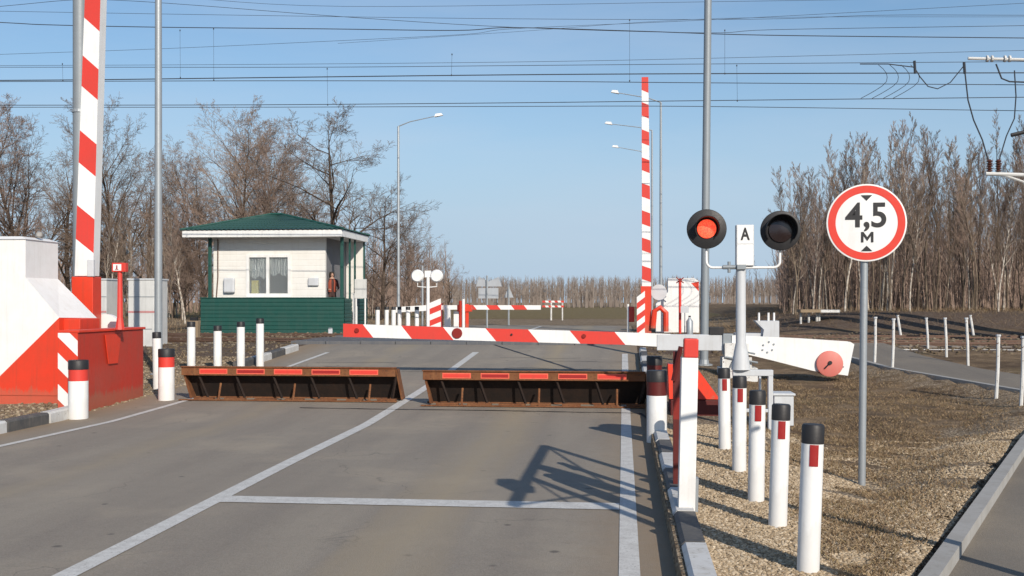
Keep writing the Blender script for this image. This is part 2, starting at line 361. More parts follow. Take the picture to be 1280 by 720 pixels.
# ------------------------------------------------------------------ mesh helpers
class MB:
    def __init__(self): self.v = []; self.f = []; self.m = []
    def add(self, vs, fs, mi=0):
        o = len(self.v); self.v += [tuple(x) for x in vs]
        for f in fs: self.f.append(tuple(o+i for i in f)); self.m.append(mi)
    def box(self, x0, x1, y0, y1, z0, z1, mi=0):
        self.add([(x0, y0, z0), (x1, y0, z0), (x1, y1, z0), (x0, y1, z0), (x0, y0, z1), (x1, y0, z1), (x1, y1, z1), (x0, y1, z1)],
                 [(3, 2, 1, 0), (4, 5, 6, 7), (0, 1, 5, 4), (1, 2, 6, 5), (2, 3, 7, 6), (3, 0, 4, 7)], mi)
    def tube(self, pts, rad, n=8, mi=0, cap=True):
        pts = [Vector(p) for p in pts]
        if not isinstance(rad, (list, tuple)): rad = [rad]*len(pts)
        o = len(self.v)
        prev = None
        for i, p in enumerate(pts):
            t = (pts[min(i+1, len(pts)-1)]-pts[max(i-1, 0)])
            if t.length < 1e-9: t = Vector((0, 0, 1))
            t.normalize()
            if prev is None:
                a = Vector((0, 0, 1)) if abs(t.z) < .9 else Vector((1, 0, 0))
                x = t.cross(a).normalized()
            else:
                x = (prev-t*prev.dot(t))
                x = x.normalized() if x.length > 1e-6 else t.orthogonal().normalized()
            prev = x; y = t.cross(x)
            for k in range(n):
                a = 2*math.pi*k/n
                q = p+(x*math.cos(a)+y*math.sin(a))*rad[i]; self.v.append((q.x, q.y, q.z))
        for i in range(len(pts)-1):
            for k in range(n):
                k2 = (k+1) % n
                self.f.append((o+i*n+k, o+i*n+k2, o+(i+1)*n+k2, o+(i+1)*n+k)); self.m.append(mi)
        if cap:
            self.f.append(tuple(o+k for k in reversed(range(n)))); self.m.append(mi)
            self.f.append(tuple(o+(len(pts)-1)*n+k for k in range(n))); self.m.append(mi)
    def lathe(self, prof, n=20, mi=0, axis='z', c=(0, 0, 0)):
        """prof: list of (r, h); closes with caps"""
        o = len(self.v)
        for r, h in prof:
            for k in range(n):
                a = 2*math.pi*k/n; x = math.cos(a)*r; y = math.sin(a)*r
                if axis == 'z': q = (c[0]+x, c[1]+y, c[2]+h)
                elif axis == 'y': q = (c[0]+x, c[1]+h, c[2]-y)
                else: q = (c[0]+h, c[1]+x, c[2]+y)
                self.v.append(q)
        for i in range(len(prof)-1):
            for k in range(n):
                k2 = (k+1) % n
                self.f.append((o+i*n+k, o+i*n+k2, o+(i+1)*n+k2, o+(i+1)*n+k)); self.m.append(mi if not isinstance(mi, (list, tuple)) else mi[i])
        mm = mi if not isinstance(mi, (list, tuple)) else mi[0]
        me = mi if not isinstance(mi, (list, tuple)) else mi[-1]
        self.f.append(tuple(o+k for k in reversed(range(n)))); self.m.append(mm)
        self.f.append(tuple(o+(len(prof)-1)*n+k for k in range(n))); self.m.append(me)
    def prism(self, poly, y0, y1, mi=0):
        """poly (x,z) counter-clockwise seen from -y"""
        n = len(poly)
        vs = [(x, y0, z) for x, z in poly]+[(x, y1, z) for x, z in poly]
        fs = [tuple(range(n)), tuple(n+i for i in reversed(range(n)))]
        for i in range(n):
            j = (i+1) % n; fs.append((j, i, n+i, n+j))
        self.add(vs, fs, mi)
    def build(self, name, mats, parent=None, smooth=False, bevel=0.0):
        me = bpy.data.meshes.new(name); me.from_pydata(self.v, [], self.f)
        if not isinstance(mats, (list, tuple)): mats = [mats]
        for m in mats: me.materials.append(M[m] if isinstance(m, str) else m)
        me.polygons.foreach_set('material_index', self.m)
        if smooth:
            me.polygons.foreach_set('use_smooth', [True]*len(self.f))
        me.update()
        if smooth:
            try: me.set_sharp_from_angle(angle=math.radians(40))
            except Exception: pass
        ob = bpy.data.objects.new(name, me); COL.objects.link(ob)
        if parent is not None: ob.parent = parent
        if bevel > 0:
            bm = ob.modifiers.new('bevel', 'BEVEL'); bm.width = bevel; bm.segments = 2; bm.limit_method = 'ANGLE'; bm.angle_limit = math.radians(40)
        return ob
ROT = -A
def thing(name, label, cat, loc, rotz=ROT, group=None):
    o = bpy.data.objects.new(name, None); COL.objects.link(o); o.empty_display_size = .2
    o.location = loc; o.rotation_euler = (0, 0, rotz); o['label'] = label; o['category'] = cat
    if group: o['group'] = group
    return o
def tag(o, label, cat, group=None, kind=None):
    o['label'] = label; o['category'] = cat
    if group: o['group'] = group
    if kind: o['kind'] = kind
    return o
def struct(o, label=None):
    o['kind'] = 'structure'
    if label: o['label'] = label
    return o
def dup(root, loc=None, rotz=None, label=None, scale=None):
    r = root.copy(); COL.objects.link(r)
    if loc is not None: r.location = loc
    if rotz is not None: r.rotation_euler = (0, 0, rotz)
    if scale is not None: r.scale = scale
    if label: r['label'] = label
    for ch in list(root.children):
        c = ch.copy(); COL.objects.link(c); c.parent = r
        for g in list(ch.children):
            d = g.copy(); COL.objects.link(d); d.parent = c
    return r
def place(o):      # put an object built in (u, s) coordinates into the world
    o.location = (X0, 0, 0); o.rotation_euler = (0, 0, ROT); return o
def text_mesh(body, size, name, mat, parent, loc, ext=.002, offset=0.0, sx=1.0, face=0.0):
    cu = bpy.data.curves.new('t', 'FONT'); cu.body = body; cu.size = size; cu.align_x = 'CENTER'; cu.align_y = 'CENTER'
    cu.extrude = ext; cu.offset = offset
    to = bpy.data.objects.new('t', cu); COL.objects.link(to)
    bpy.context.view_layer.update()
    dg = bpy.context.evaluated_depsgraph_get()
    me = bpy.data.meshes.new_from_object(to.evaluated_get(dg))
    bpy.data.objects.remove(to); bpy.data.curves.remove(cu)
    me.materials.clear(); me.materials.append(M[mat])
    me.transform(Matrix.Rotation(math.pi/2, 4, 'X') @ Matrix.Diagonal((sx, 1, 1, 1)))
    ob = bpy.data.objects.new(name, me); COL.objects.link(ob); ob.parent = parent; ob.location = loc
    return ob

# ------------------------------------------------------------------ ground, road, kerbs, path
def axis(a, b, step, lo, hi, g=1.25):
    out = list(np.arange(a, b+1e-6, step)); x = a; st = step
    left = []
    while x > lo: st *= g; x -= st; left.append(x)
    x = b; st = step; right = []
    while x < hi: st *= g; x += st; right.append(x)
    return left[::-1]+out+right
us = axis(-12, 16, .25, -1800, 1800); ss = axis(3, 44, .25, -60, 2600)
us = sorted(set([round(x, 4) for x in us]+[-4.26, -4.24, 3.71, 3.73]))
mb = MB()
for s in ss:
    for u in us: mb.v.append((u, s, TH(u, s)))
nu = len(us)
for j in range(len(ss)-1):
    for i in range(nu-1):
        a = j*nu+i; mb.f.append((a, a+1, a+nu+1, a+nu)); mb.m.append(0)
g = place(mb.build('ground', 'ground', smooth=True)); struct(g)
at = g.data.color_attributes.new('zone', 'FLOAT_COLOR', 'POINT')
cols = []
def zone(u, s):
    grav = 0; ball = 0; green = 0
    if u > 0:
        pl = path_left(s)
        if s < 26:
            grav = max(1-smooth(u, 4.9, 6.1), smooth(u, pl-1.9, pl-.6)*(1-smooth(u, pl+.5, pl+3.5)))
            if s > 15: grav *= .55
        ball = smooth(s, 24, 26)*(1-smooth(s, 35, 37))
        if u > 8: ball = max(ball, .85*smooth(s, 35, 38)*(1-smooth(s, 46, 54)))
    else:
        grav = .8*(1-smooth(-u, 6.5, 9))*(1-smooth(s, 21, 24))
        ball = smooth(s, 23, 25)*(1-smooth(s, 35, 37))
    if 46 < s < 62 and -30 < u < 9: grav = .62
    green = smooth(s, 58, 66)*.8
    if u > 9 and s > 40: green *= .2
    return grav, ball, green
for s in ss:
    for u in us:
        a, b_, c_ = zone(u, s); cols += [a, b_, c_, 1]
at.data.foreach_set('color', cols)

def strip(name, mat, edge_l, edge_r, s0, s1, dz, step=.5, nw=6, thick=0):
    mb = MB(); n = max(2, int((s1-s0)/step)+1)
    for j in range(n):
        s = s0+(s1-s0)*j/(n-1)
        l = edge_l(s) if callable(edge_l) else edge_l; r = edge_r(s) if callable(edge_r) else edge_r
        for i in range(nw):
            u = l+(r-l)*i/(nw-1); mb.v.append((u, s, H(s)+dz))
    for j in range(n-1):
        for i in range(nw-1):
            a = j*nw+i; mb.f.append((a, a+1, a+nw+1, a+nw)); mb.m.append(0)
    return place(mb.build(name, mat, smooth=True))
road = strip('road', 'asphalt', lambda s: -4.55+.10*noise.noise(Vector((s*.9, 0, 0))), 3.80, -30, 47, 0, .5, 8); struct(road)
# markings
def left_line(s): return -3.86+min(1, max(0, (s-6)/11))*.40
LW = .06
def markstrip(name, ul, s0, s1, w):
    o = strip(name, 'marking', (lambda s: ul(s)-w) if callable(ul) else ul-w, (lambda s: ul(s)+w) if callable(ul) else ul+w, s0, s1, .005, .3, 2)
    struct(o); return o
markstrip('road_centre_line', lambda s: .06*(1-smooth(s, 6, 12)), -10, 25.2, .075)
markstrip('road_edge_line', 3.44, -10, 25.0, .065)
markstrip('road_edge_line', left_line, -10, 25.0, .05)
markstrip('road_centre_line', 0.0, 36.5, 45, .065)
u1, s1, _ = ground(279, 625)
mb = MB(); sst = 9.07
z = H(sst)+.005
mb.add([(.07, sst-.14, z), (3.37, sst-.14, z), (3.37, sst+.14, z), (.07, sst+.14, z)], [(0, 1, 2, 3)])
struct(place(mb.build('stop_line', 'marking')))
# thin dark lines laid on the asphalt
def thin_line(pts, w, name='asphalt_seam'):
    mb = MB()
    n = len(pts)
    for i, (u, s) in enumerate(pts):
        q = pts[min(n-1, i+1)]; p = pts[max(0, i-1)]
        t = Vector((q[0]-p[0], q[1]-p[1], 0)).normalized(); nn = Vector((-t.y, t.x, 0))*w*(.7+.6*random.random())
        mb.v += [(u-nn.x, s-nn.y, H(s-nn.y)+.0072), (u+nn.x, s+nn.y, H(s+nn.y)+.0072)]
    for i in range(n-1): mb.f.append((2*i, 2*i+2, 2*i+3, 2*i+1)); mb.m.append(0)
    return struct(place(mb.build(name, 'tar')))
def linepx(a, b, w, n=30):
    pts = []
    for i in range(n+1):
        t = i/n; u, s, _ = ground(a[0]+(b[0]-a[0])*t, a[1]+(b[1]-a[1])*t+math.sin(t*9)*.25); pts.append((u, s))
    return thin_line(pts, w)
linepx((602, 426), (795, 487), .035)
linepx((375, 510), (815, 517), .02)
for k in range(5):
    u0 = random.uniform(-3.5, 3); s0 = random.uniform(19, 24)
    thin_line([(u0+i*.25, s0+noise.noise(Vector((i*.3, k, 0)))*.25) for i in range(8)], .012)

# kerbs: alternating painted stones
def kerb(uface, side, s0, s1, name, first=0):
    mb = MB(); s = s0; k = first
    while s < s1-.01:
        e = min(s+.98, s1)
        u0, u1 = (uface, uface+.15) if side > 0 else (uface-.15, uface)
        za, zb = H(s), H(e); b = .02
        ch = .025
        prof = [(u0, -.1), (u1, -.1), (u1, .15), (u0+ch, .15), (u0, .15-ch)] if side > 0 else [(u0, -.1), (u1, -.1), (u1, .15-ch), (u1-ch, .15), (u0, .15)]
        jog = random.uniform(-.006, .006)
        vs = [(x+jog, s+.008, za+zz) for x, zz in prof]+[(x+jog, e-.008, zb+zz) for x, zz in prof]
        n = 5
        fs = [tuple(range(n)), tuple(n+i for i in reversed(range(n)))]
        for i in range(n):
            j = (i+1) % n; fs.append((j, i, n+i, n+j))
        mb.add(vs, fs, k % 2); s += 1.0; k += 1
    return struct(place(mb.build(name, ['kerbwhite', 'kerbblack'])))
kerb(3.76, 1, .2, 8.2, 'kerb', 0); kerb(3.76, 1, 8.2, 25.0, 'kerb', 0)
kerb(-4.28, -1, 3.2, 15.2, 'kerb', 1); kerb(-4.30, -1, 21.5, 25.5, 'kerb', 1)

# footpath with its kerb
pl = path_left
strip_path = strip('footpath', 'pathasphalt', lambda s: pl(s)+.06, lambda s: pl(s)+path_width(s), 2, 27.0, .09, .3, 5); struct(strip_path)
mb = MB(); n = 0
prev = None
for j in range(0, 110):
    s = 2+j*.3
    if s > 26: break
    u = pl(s); ring = [(u-.03, s, H(s)-.05), (u+.08, s, H(s)-.05), (u+.08, s, H(s)+.17-.065*smooth(s,14,18)), (u-.03, s, H(s)+.17-.065*smooth(s,14,18))]
    o = len(mb.v); mb.v += ring
    if prev is not None:
        for i in range(4):
            k = (i+1) % 4; mb.f.append((prev+i, prev+k, o+k, o+i)); mb.m.append(0)
    prev = o
struct(place(mb.build('footpath_kerb', 'concrete', bevel=0)))

# gravel stones and dry grass (uncountable)
def stones(name, n, sampler, rmin, rmax, label, mat='stone'):
    ico = [(0, 0, 1), (.894, 0, .447), (.276, .851, .447), (-.724, .526, .447), (-.724, -.526, .447), (.276, -.851, .447),
           (.724, .526, -.447), (-.276, .851, -.447), (-.894, 0, -.447), (-.276, -.851, -.447), (.724, -.526, -.447), (0, 0, -1)]
    fc = [(0, 1, 2), (0, 2, 3), (0, 3, 4), (0, 4, 5), (0, 5, 1), (1, 6, 2), (2, 7, 3), (3, 8, 4), (4, 9, 5), (5, 10, 1), (1, 10, 6), (2, 6, 7), (3, 7, 8), (4, 8, 9), (5, 9, 10)]
    rng = np.random.default_rng(3); ico = np.array(ico); V = []; Fc = []
    k = 0
    for i in range(n):
        q = sampler(rng)
        if q is None: continue
        u, s = q; z = TH(u, s); r = rng.uniform(rmin, rmax)*(.6+.8*rng.random())
        sc = r*np.array([rng.uniform(.7, 1.3), rng.uniform(.7, 1.3), rng.uniform(.45, .8)])
        a = rng.uniform(0, 6.28); ca, sa = math.cos(a), math.sin(a)
        vv = (ico+rng.uniform(-.18, .18, ico.shape))*sc
        x = vv[:, 0]*ca-vv[:, 1]*sa+u; y = vv[:, 0]*sa+vv[:, 1]*ca+s
        V.append(np.stack([x, y, vv[:, 2]+z+r*.15], 1)); Fc.append(np.array(fc)+12*k); k += 1
    V = np.concatenate(V); Fc = np.concatenate(Fc)
    me = bpy.data.meshes.new(name); me.from_pydata(V.tolist(), [], Fc.tolist()); me.materials.append(M[mat]); me.update()
    o = bpy.data.objects.new(name, me); COL.objects.link(o); place(o); tag(o, label, 'gravel', kind='stuff'); return o
def samp_gravel(rng):
    s = 4.5+9.5*rng.random()**1.4
    u = 3.92+(1.75)*rng.random()**1.35
    if rng.random() < .42:
        p = pl(s); u = p-.04-1.9*rng.random()**1.3
    elif rng.random() < .1: u = rng.uniform(3.95, max(4.2, pl(s)-.05))
    if u < 3.92: return None
    if noise.noise(Vector((u*1.5, s*1.5, 3))) < -.25 and u > 5: return None
    return u, s
stones('gravel_stones', 95000, samp_gravel, .005, .012, 'loose tan gravel between the right kerb, the posts and the footpath')
def samp_left(rng):
    s = rng.uniform(11, 24); u = -4.35-4*rng.random()**1.6
    return u, s
stones('shoulder_gravel', 6000, samp_left, .014, .032, 'brown gravel shoulder around the left barrier', 'shoulder')
def samp_ball(rng):
    s = rng.uniform(24.5, 35.5); u = rng.uniform(-24, 16)
    if -4.6 < u < 3.9: return None
    return u, s
stones('track_ballast', 9000, samp_ball, .03, .05, 'dark ballast stones along the railway tracks', 'ballast')
def blades(name, n, sampler, label, hmin=.03, hmax=.09):
    rng = np.random.default_rng(5); V = []; Fc = []; k = 0
    for i in range(n):
        q = sampler(rng)
        if q is None: continue
        u, s = q; z = TH(u, s)+.003; h = rng.uniform(hmin, hmax); a = rng.uniform(0, 6.28); w = rng.uniform(.0018, .0045)
        lean = rng.uniform(.5, 2.4)*h; b = rng.uniform(0, 6.28)
        dx, dy = math.cos(a)*w, math.sin(a)*w; lx, ly = math.cos(b)*lean, math.sin(b)*lean
        hh = h*.8
        V += [(u-dx, s-dy, z), (u+dx, s+dy, z), (u+dx*.7+lx*.5, s+dy*.7+ly*.5, z+hh*.8), (u-dx*.7+lx*.5, s-dy*.7+ly*.5, z+hh*.8), (u+lx, s+ly, z+hh*.7)]
        Fc += [(5*k, 5*k+1, 5*k+2, 5*k+3), (5*k+3, 5*k+2, 5*k+4)]; k += 1
    me = bpy.data.meshes.new(name); me.from_pydata(V, [], Fc); me.materials.append(M['blade']); me.update()
    o = bpy.data.objects.new(name, me); COL.objects.link(o); place(o); tag(o, label, 'grass', kind='stuff'); return o
def samp_grass(rng):
    s = 4.5+17*rng.random()**1.3
    p = pl(s)
    if p < 4.9: return None
    u = rng.uniform(4.6, p-.15)
    d = min(u-4.5, (p-u)*.5)
    if rng.random() > smooth(d, -.1, 1.0)+.1: return None
    if noise.noise(Vector((u*1.1, s*1.1, 9)))+.5*noise.noise(Vector((u*3.5, s*3.5, 2))) < -.22: return None
    return u, s
blades('dry_grass', 110000, samp_grass, 'flattened dry brown grass between the gravel strips', .012, .045)
def samp_grass2(rng):
    if rng.random() < .5: return rng.uniform(-26, -5), rng.uniform(35.5, 60)
    s = rng.uniform(12, 24); return rng.uniform(-16, -6.2), s
blades('verge_grass', 16000, samp_grass2, 'thin dry grass beside the tracks on the left', .08, .25)
def samp_grass3(rng):
    return rng.uniform(5, 34), rng.uniform(37, 62)
blades('bank_grass', 14000, samp_grass3, 'brown dry grass on the bank beyond the tracks on the right', .1, .3)

# ------------------------------------------------------------------ railway
def track(sc, label):
    t = thing('railway_track', label, 'railway track', R(0, sc, 0), group='railway tracks crossing the road')
    for ds in (-.76, .76):
        mb = MB(); zz = H(sc)
        mb.box(-90, 90, ds-.036, ds+.036, zz+.13, zz+.17); mb.box(-90, 90, ds-.01, ds+.01, zz+.03, zz+.13); mb.box(-90, 90, ds-.07, ds+.07, zz+.01, zz+.03)
        for v_ in range(len(mb.v)):
            x, y, z = mb.v[v_]
            if True: mb.v[v_] = (x, y, z-.12+.005)
        mb.build('rail', 'rail', t)
    mbp = MB(); mbp.box(-.12, .12, -1.35, 1.35, -.12, .0); me = None
    first = None; u = -24.0
    while u < 16:
        if not (-5.2 < u < 4.6):
            if first is None:
                first = mbp.build('sleeper', 'sleeper', t, bevel=.01); first.location = (u, 0, H(sc)-.02); q = first
            else:
                q = first.copy(); COL.objects.link(q); q.parent = t; q.location = (u, random.uniform(-.03, .03), H(sc)-.02+random.uniform(-.01, .008))
        u += .58
    # rubber crossing deck
    mb = MB(); zz = H(sc)
    for a, b in ((-1.55, -.84), (-.68, .68), (.84, 1.55)):
        k = -5.0
        while k < 4.5:
            mb.box(k+.006, k+.894, a, b, zz-.05, zz+.055+random.uniform(-.003, .003)); k += .9
    mb.build('crossing_deck', 'deck', t, bevel=.01)
track(28.6, 'near railway track with rails sunk into the dark crossing deck')
track(32.8, 'far railway track behind the first one, in front of the booth')

# ------------------------------------------------------------------ striped bar
def striped_bar(mb, cuts, y0, y1, zf, slant=0.0, first=0, vertical=False):
    """bar along x; cuts = x positions of colour changes; zf(x)->(z0,z1)"""
    n = len(cuts)
    for i, x in enumerate(cuts):
        sl = slant if 0 < i < n-1 else 0
        z0, z1 = zf(x)
        mb.v += [(x+sl, y0, z0), (x+sl, y1, z0), (x-sl, y1, z1), (x-sl, y0, z1)]
    o = len(mb.v)-4*n
    for i in range(n-1):
        a = o+4*i; b = a+4
        for k in range(4):
            k2 = (k+1) % 4; mb.f.append((a+k, a+k2, b+k2, b+k)); mb.m.append((first+i) % 2)
    mb.f.append((o+3, o+2, o+1, o)); mb.m.append(first % 2)
    mb.f.append((o+4*n-4, o+4*n-3, o+4*n-2, o+4*n-1)); mb.m.append((first+n-2) % 2)

# ------------------------------------------------------------------ closed boom barrier on the right
SB = 20.6
def loc_uz(px, py, s, u0, z0):
    u, z = uz(px, py, s); return u-u0, z-z0
u0, _ = uz(905, 440, SB); z0 = H(SB)+.1
bar = thing('boom_barrier', 'lowered red and white barrier boom across the road with white counterweight arm', 'barrier', R(u0, SB, z0), group='barrier booms')
q = lambda px, py: loc_uz(px, py, SB, u0, z0)
cutpx = [430, 461, 509, 561, 614, 667, 719, 775, 838]
tops = [(430, 404.5), (600, 410), (780, 415), (838, 417.5)]; bots = [(430, 421), (600, 426), (780, 431), (838, 434)]
def interp(tab, x):
    for (a, p), (b, r) in zip(tab, tab[1:]):
        if x <= b: return p+(r-p)*(x-a)/(b-a)
    return tab[-1][1]
cuts = [q(c, 415)[0] for c in cutpx]
zt = {c: (q(p, interp(bots, p))[1], q(p, interp(tops, p))[1]) for c, p in zip(cuts, cutpx)}
mb = MB(); striped_bar(mb, cuts, -.06, .06, lambda x: zt[x], .10, 1)
boom = mb.build('boom', ['white', 'redboom'], bar)
for (px, py, r, mt) in ((572, 416.5, .10, 'darkred'), (730, 420, .04, 'darkred'), (447, 413, .045, 'darkred'), (640, 418, .02, 'black')):
    mb = MB(); x, z = q(px, py); mb.lathe([(r*.9, -.025), (r, -.015), (r, 0)], 18, 0, 'y', (x, -.062, z)); mb.build('reflector', mt, boom)
mb = MB()
x0, zA = q(838, 417); x1, _ = q(908, 417)
mb.box(x0-.25, x1, -.075, .075, q(870, 438)[1], q(870, 418)[1]); mb.build('boom_clamp', 'greywhite', bar, bevel=.01)
mb = MB(); xa, _ = q(903, 0); xb, _ = q(916, 0); mb.box(xa, xb, -.11, .11, q(908, 443)[1], q(908, 417)[1]); mb.build('joint_plate', 'polegrey', bar, bevel=.01)
mb = MB(); poly = [q(914, 438), q(960, 449), q(1015, 463), q(1058, 469), q(1066, 430), q(1061, 427), q(1000, 423), q(914, 419)]
mb.prism(poly, -.13, -.09); mb.prism([(x, z) for x, z in poly], .09, .13)
xx = q(990, 0)[0]
mb.box(q(920, 0)[0], q(950, 0)[0], -.089, .089, q(930, 437)[1], q(930, 422)[1])
arm = mb.build('counterweight_arm', 'white', bar)
mb = MB()
for px, py in ((953, 431), (960, 427), (966, 430), (964, 437), (958, 440), (952, 437), (1052, 458)):
    x, z = q(px, py); mb.lathe([(.018, -.012), (.018, 0)], 8, 0, 'y', (x, -.131, z))
mb.build('bolts', 'polegrey', arm)
mb = MB(); x, z = q(1035, 454); mb.lathe([(.215, -.20), (.235, -.19), (.235, .2), (.215, .2)], 32, 0, 'y', (x, 0, z)); cw = mb.build('counterweight', 'pinkdisc', bar, smooth=True)
mb = MB(); mb.tube([(x-.10, -.215, z-.085), (x, -.215, z+.02)], .014, 6); mb.lathe([(.035, -.03), (.035, 0)], 10, 0, 'y', (x, -.20, z+.02)); mb.build('handle', 'black', cw)
# pedestal
mb = MB(); px0 = q(898, 0)[0]; px1 = q(945, 0)[0]
mb.box(px0+.05, px1-.1, -.22, -.18, 0, q(0, 440)[1]-.02); mb.box(px0+.05, px1-.1, .18, .22, 0, q(0, 440)[1]-.02)
mb.box(px0, px1, -.28, .28, -.15, .1)
mb.box(px0+.1, px1-.15, -.17, .17, .1, .55)
mb.tube([((px0+px1)/2, -.25, q(0, 432)[1]), ((px0+px1)/2, .25, q(0, 432)[1])], .04, 10)
mb.build('pedestal', 'whiteold', bar, bevel=.006)
mb = MB()
mb.tube([(px0+.2, -.24, .12), (px0+.35, -.3, .42), (px1-.05, -.26, .36)], .02, 6); mb.tube([(px0+.1, -.24, .3), (px1, -.28, .2)], .02, 6)
mb.build('linkage', 'polegrey', bar)
mb = MB(); x, z = q(896, 410); mb.box(x-.14, x+.12, -.1, .1, z-.12, z+.02); mb.build('motor_box', 'black', bar, bevel=.01)

# ------------------------------------------------------------------ UZP: raised rusty barrier plates across the lanes
def flap(pxa, pxb, ya, yb, sC, label, n=5, lean=.33):
    ua, _ = uz(pxa, 0, sC); ub, _ = uz(pxb, 0, sC)
    t = thing('road_barrier_flap', label, 'road blocker', R((ua+ub)/2, sC, H(sC)), group='raised steel flaps across the lanes')
    L = ub-ua; h = .50; x0, x1 = -L/2, L/2
    # leaning face: bottom at y=+lean (further), top edge towards the camera
    DL, DR = .08, -.06
    def pt(x, f, off=0):  # f 0 bottom..1 top
        return (x, lean*(1-f)+off-.12, .02+h*f)
    mb = MB()
    mb.add([pt(x0+DL, 0), pt(x1-DR, 0), pt(x1, 1), pt(x0, 1), pt(x0+DL, 0, .03), pt(x1-DR, 0, .03), pt(x1, 1, .03), pt(x0, 1, .03)],
           [(0, 1, 2, 3), (5, 4, 7, 6), (3, 2, 6, 7), (1, 0, 4, 5), (0, 3, 7, 4), (2, 1, 5, 6)])
    mb.build('plate', 'rustdark', t)
    mb = MB(); mb.box(x0, x1, -.17, -.125, .39, .515); mb.box(x0-.01, x1+.01, -.19, -.10, .516, .535)
    beam = mb.build('top_beam', 'rust', t, bevel=.005)
    m1 = x0+.27; m2 = x1-.15; w = (m2-m1)/n
    for k in range(n):
        mb = MB(); a = m1+k*w+.03; b = m1+(k+1)*w-.12
        mb.box(a, b, -.176, -.171, .415, .497); mb.box(a+.015, b-.015, -.179, -.1762, .432, .48, 1)
        mb.build('reflector', ['reflbright', 'refl' if k % 2 else 'redboom'], beam)
    for k in range(n+1):
        x = m1+k*w-.05 if k < n else x1-.05
        mb = MB(); a = (x+.05, -.12, .385); b = (x+.16 if k < n else x-.03, -.02, .03)
        mb.tube([a, b], .022, 4); mb.build('brace', 'rustdark', t)
    for k in (0, 2, 4):
        x = m1+(k+.55)*w
        mb = MB(); mb.tube([(x, -.05, .26), (x, -.16, 0)], .017, 6); mb.tube([(x, -.16, .02), (x+.02, -.2, -.02)], .03, 6); mb.build('chain_link', 'rust', t)
    # side plates
    for x, dx in ((x0, DL), (x1, -DR)):
        mb = MB(); mb.add([(x, -.17, .51), (x, .0, .51), (x+dx, .25, .02), (x+dx, -.02, .02)], [(0, 1, 2, 3)])
        mb.add([(x+.03, -.17, .51), (x+.03, .0, .51), (x+dx*1.2, .25, .02), (x+dx*1.2, -.02, .02)], [(0, 1, 2, 3)])
        mb.add([(x, -.17, .51), (x+dx, -.02, .02), (x+dx*1.5, -.02, .02), (x+dx*.4, -.17, .51)], [(0, 1, 2, 3)])
        mb.build('side_plate', 'rust', t)
    # frame in the road
    mb = MB(); mb.box(x0-.02, x1+.03, -.24, -.18, .0, .018)
    for k in range(7):
        a = x0+.2+k*L/7; mb.box(a, a+random.uniform(.25, .42), -.17, -.05, .0, random.uniform(.03, .05))
    mb.box(x0, x1, .2, .28, 0, .03)
    mb.build('base_frame', 'rust', t, bevel=.004)
    return t
fl = flap(232, 497, 0, 0, 17.0, 'raised rusty flap with five red reflectors across the left lane')
fl2 = flap(531, 806, 0, 0, 16.6, 'raised rusty flap with red reflectors across the right lane')

# ------------------------------------------------------------------ marker posts
def marker(label, px, py_base, py_top, dia, kind='thin', tilt=0, group='black topped white marker posts', us_=None, hgt=None, band=True, dark=False):
    u, s, z = ground(px, py_base) if us_ is None else us_
    p = R(u, s, z); d = p.y
    h = (CAMZ-(py_top-HY)/F*d)-z if hgt is None else hgt
    t = thing('marker_post', label, 'marker post', p, group=group)
    r = dia/2; cap = .108 if kind == 'thin' else .13
    mb = MB(); n = 20
    if kind == 'thin':
        mb.lathe([(r, -.15), (r*.99, h-cap)], n); mb.build('post', 'whitepost', t, smooth=True)
        mb = MB(); mb.lathe([(r*1.01, h-cap), (r*1.01, h-.012), (r*.9, h)], n); mb.build('black_cap', 'black', t, smooth=True)
        if band:
            mb = MB(); hh = .125; a0 = -math.pi/2-.38; nn = 5; vs = []
            for i in range(nn+1):
                a = a0+.76*i/nn
                for zz in (h-cap-hh, h-cap-.003): vs.append((math.cos(a)*r*1.04, math.sin(a)*r*1.04, zz))
            mb.add(vs, [(2*i, 2*i+2, 2*i+3, 2*i+1) for i in range(nn)]); mb.build('reflector', 'refl', t)
    else:
        mb.lathe([(r, -.15), (r, h-.29)], 28); mb.build('post', 'whitepost', t, smooth=True)
        mb = MB(); mb.lathe([(r*1.0, h-.29), (r*1.0, h-.13)], 28); mb.build('red_band', 'maroon' if dark else 'redboom', t, smooth=True)  # the dark variant puts shade into the band's red
        mb = MB(); mb.lathe([(r*1.03, h-.13), (r*1.03, h-.01), (r*.97, h)], 28); mb.build('black_cap', 'black', t, smooth=True)
    t.rotation_euler = (0, math.radians(tilt), ROT)
    return t
right = [(1010, 714, 530, 'nearest', 2.0), (972, 658, 505, 'second nearest', 1.7), (945, 626, 488, 'middle', .8), (924, 589, 470, 'fourth', .3), (906, 561, 460, 'farthest', -.6)]
for px, pb, pt, w, tl in right:
    marker('white post with black top in the gravel, %s of the right-hand row' % w, px, pb, pt, .127, 'thin', tl, 'white marker posts in the gravel')
marker('thick white bollard with red band and black top in front of the striped pillar', 98, 523, 450, .265, 'thick', 0, 'thick white bollards')
marker('thick white bollard with red band right of the red box, by the left flap', 208, 500, 436, .25, 'thick', 0, 'thick white bollards')
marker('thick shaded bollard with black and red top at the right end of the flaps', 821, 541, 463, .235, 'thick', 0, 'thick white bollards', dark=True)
marker('thin white post just behind the thick bollard, below the light mast', 197, 487, 415, .15, 'thin', -1, 'thin posts left of the road', band=False)
for px, pb, pt, w in ((239, 466, 402, 'leftmost'), (272, 464, 407, 'second from the left'), (301, 462, 402, 'third from the left'), (325, 458, 398, 'rightmost')):
    marker('thin white post with black top behind the left flap, %s of four' % w, px, pb, pt, .16, 'thin', 0, 'thin posts left of the road', band=False)
marker('short white post with dark red top just behind the shaded bollard', 818, 505, 445, .22, 'thick', 0, 'thick white bollards', dark=True)
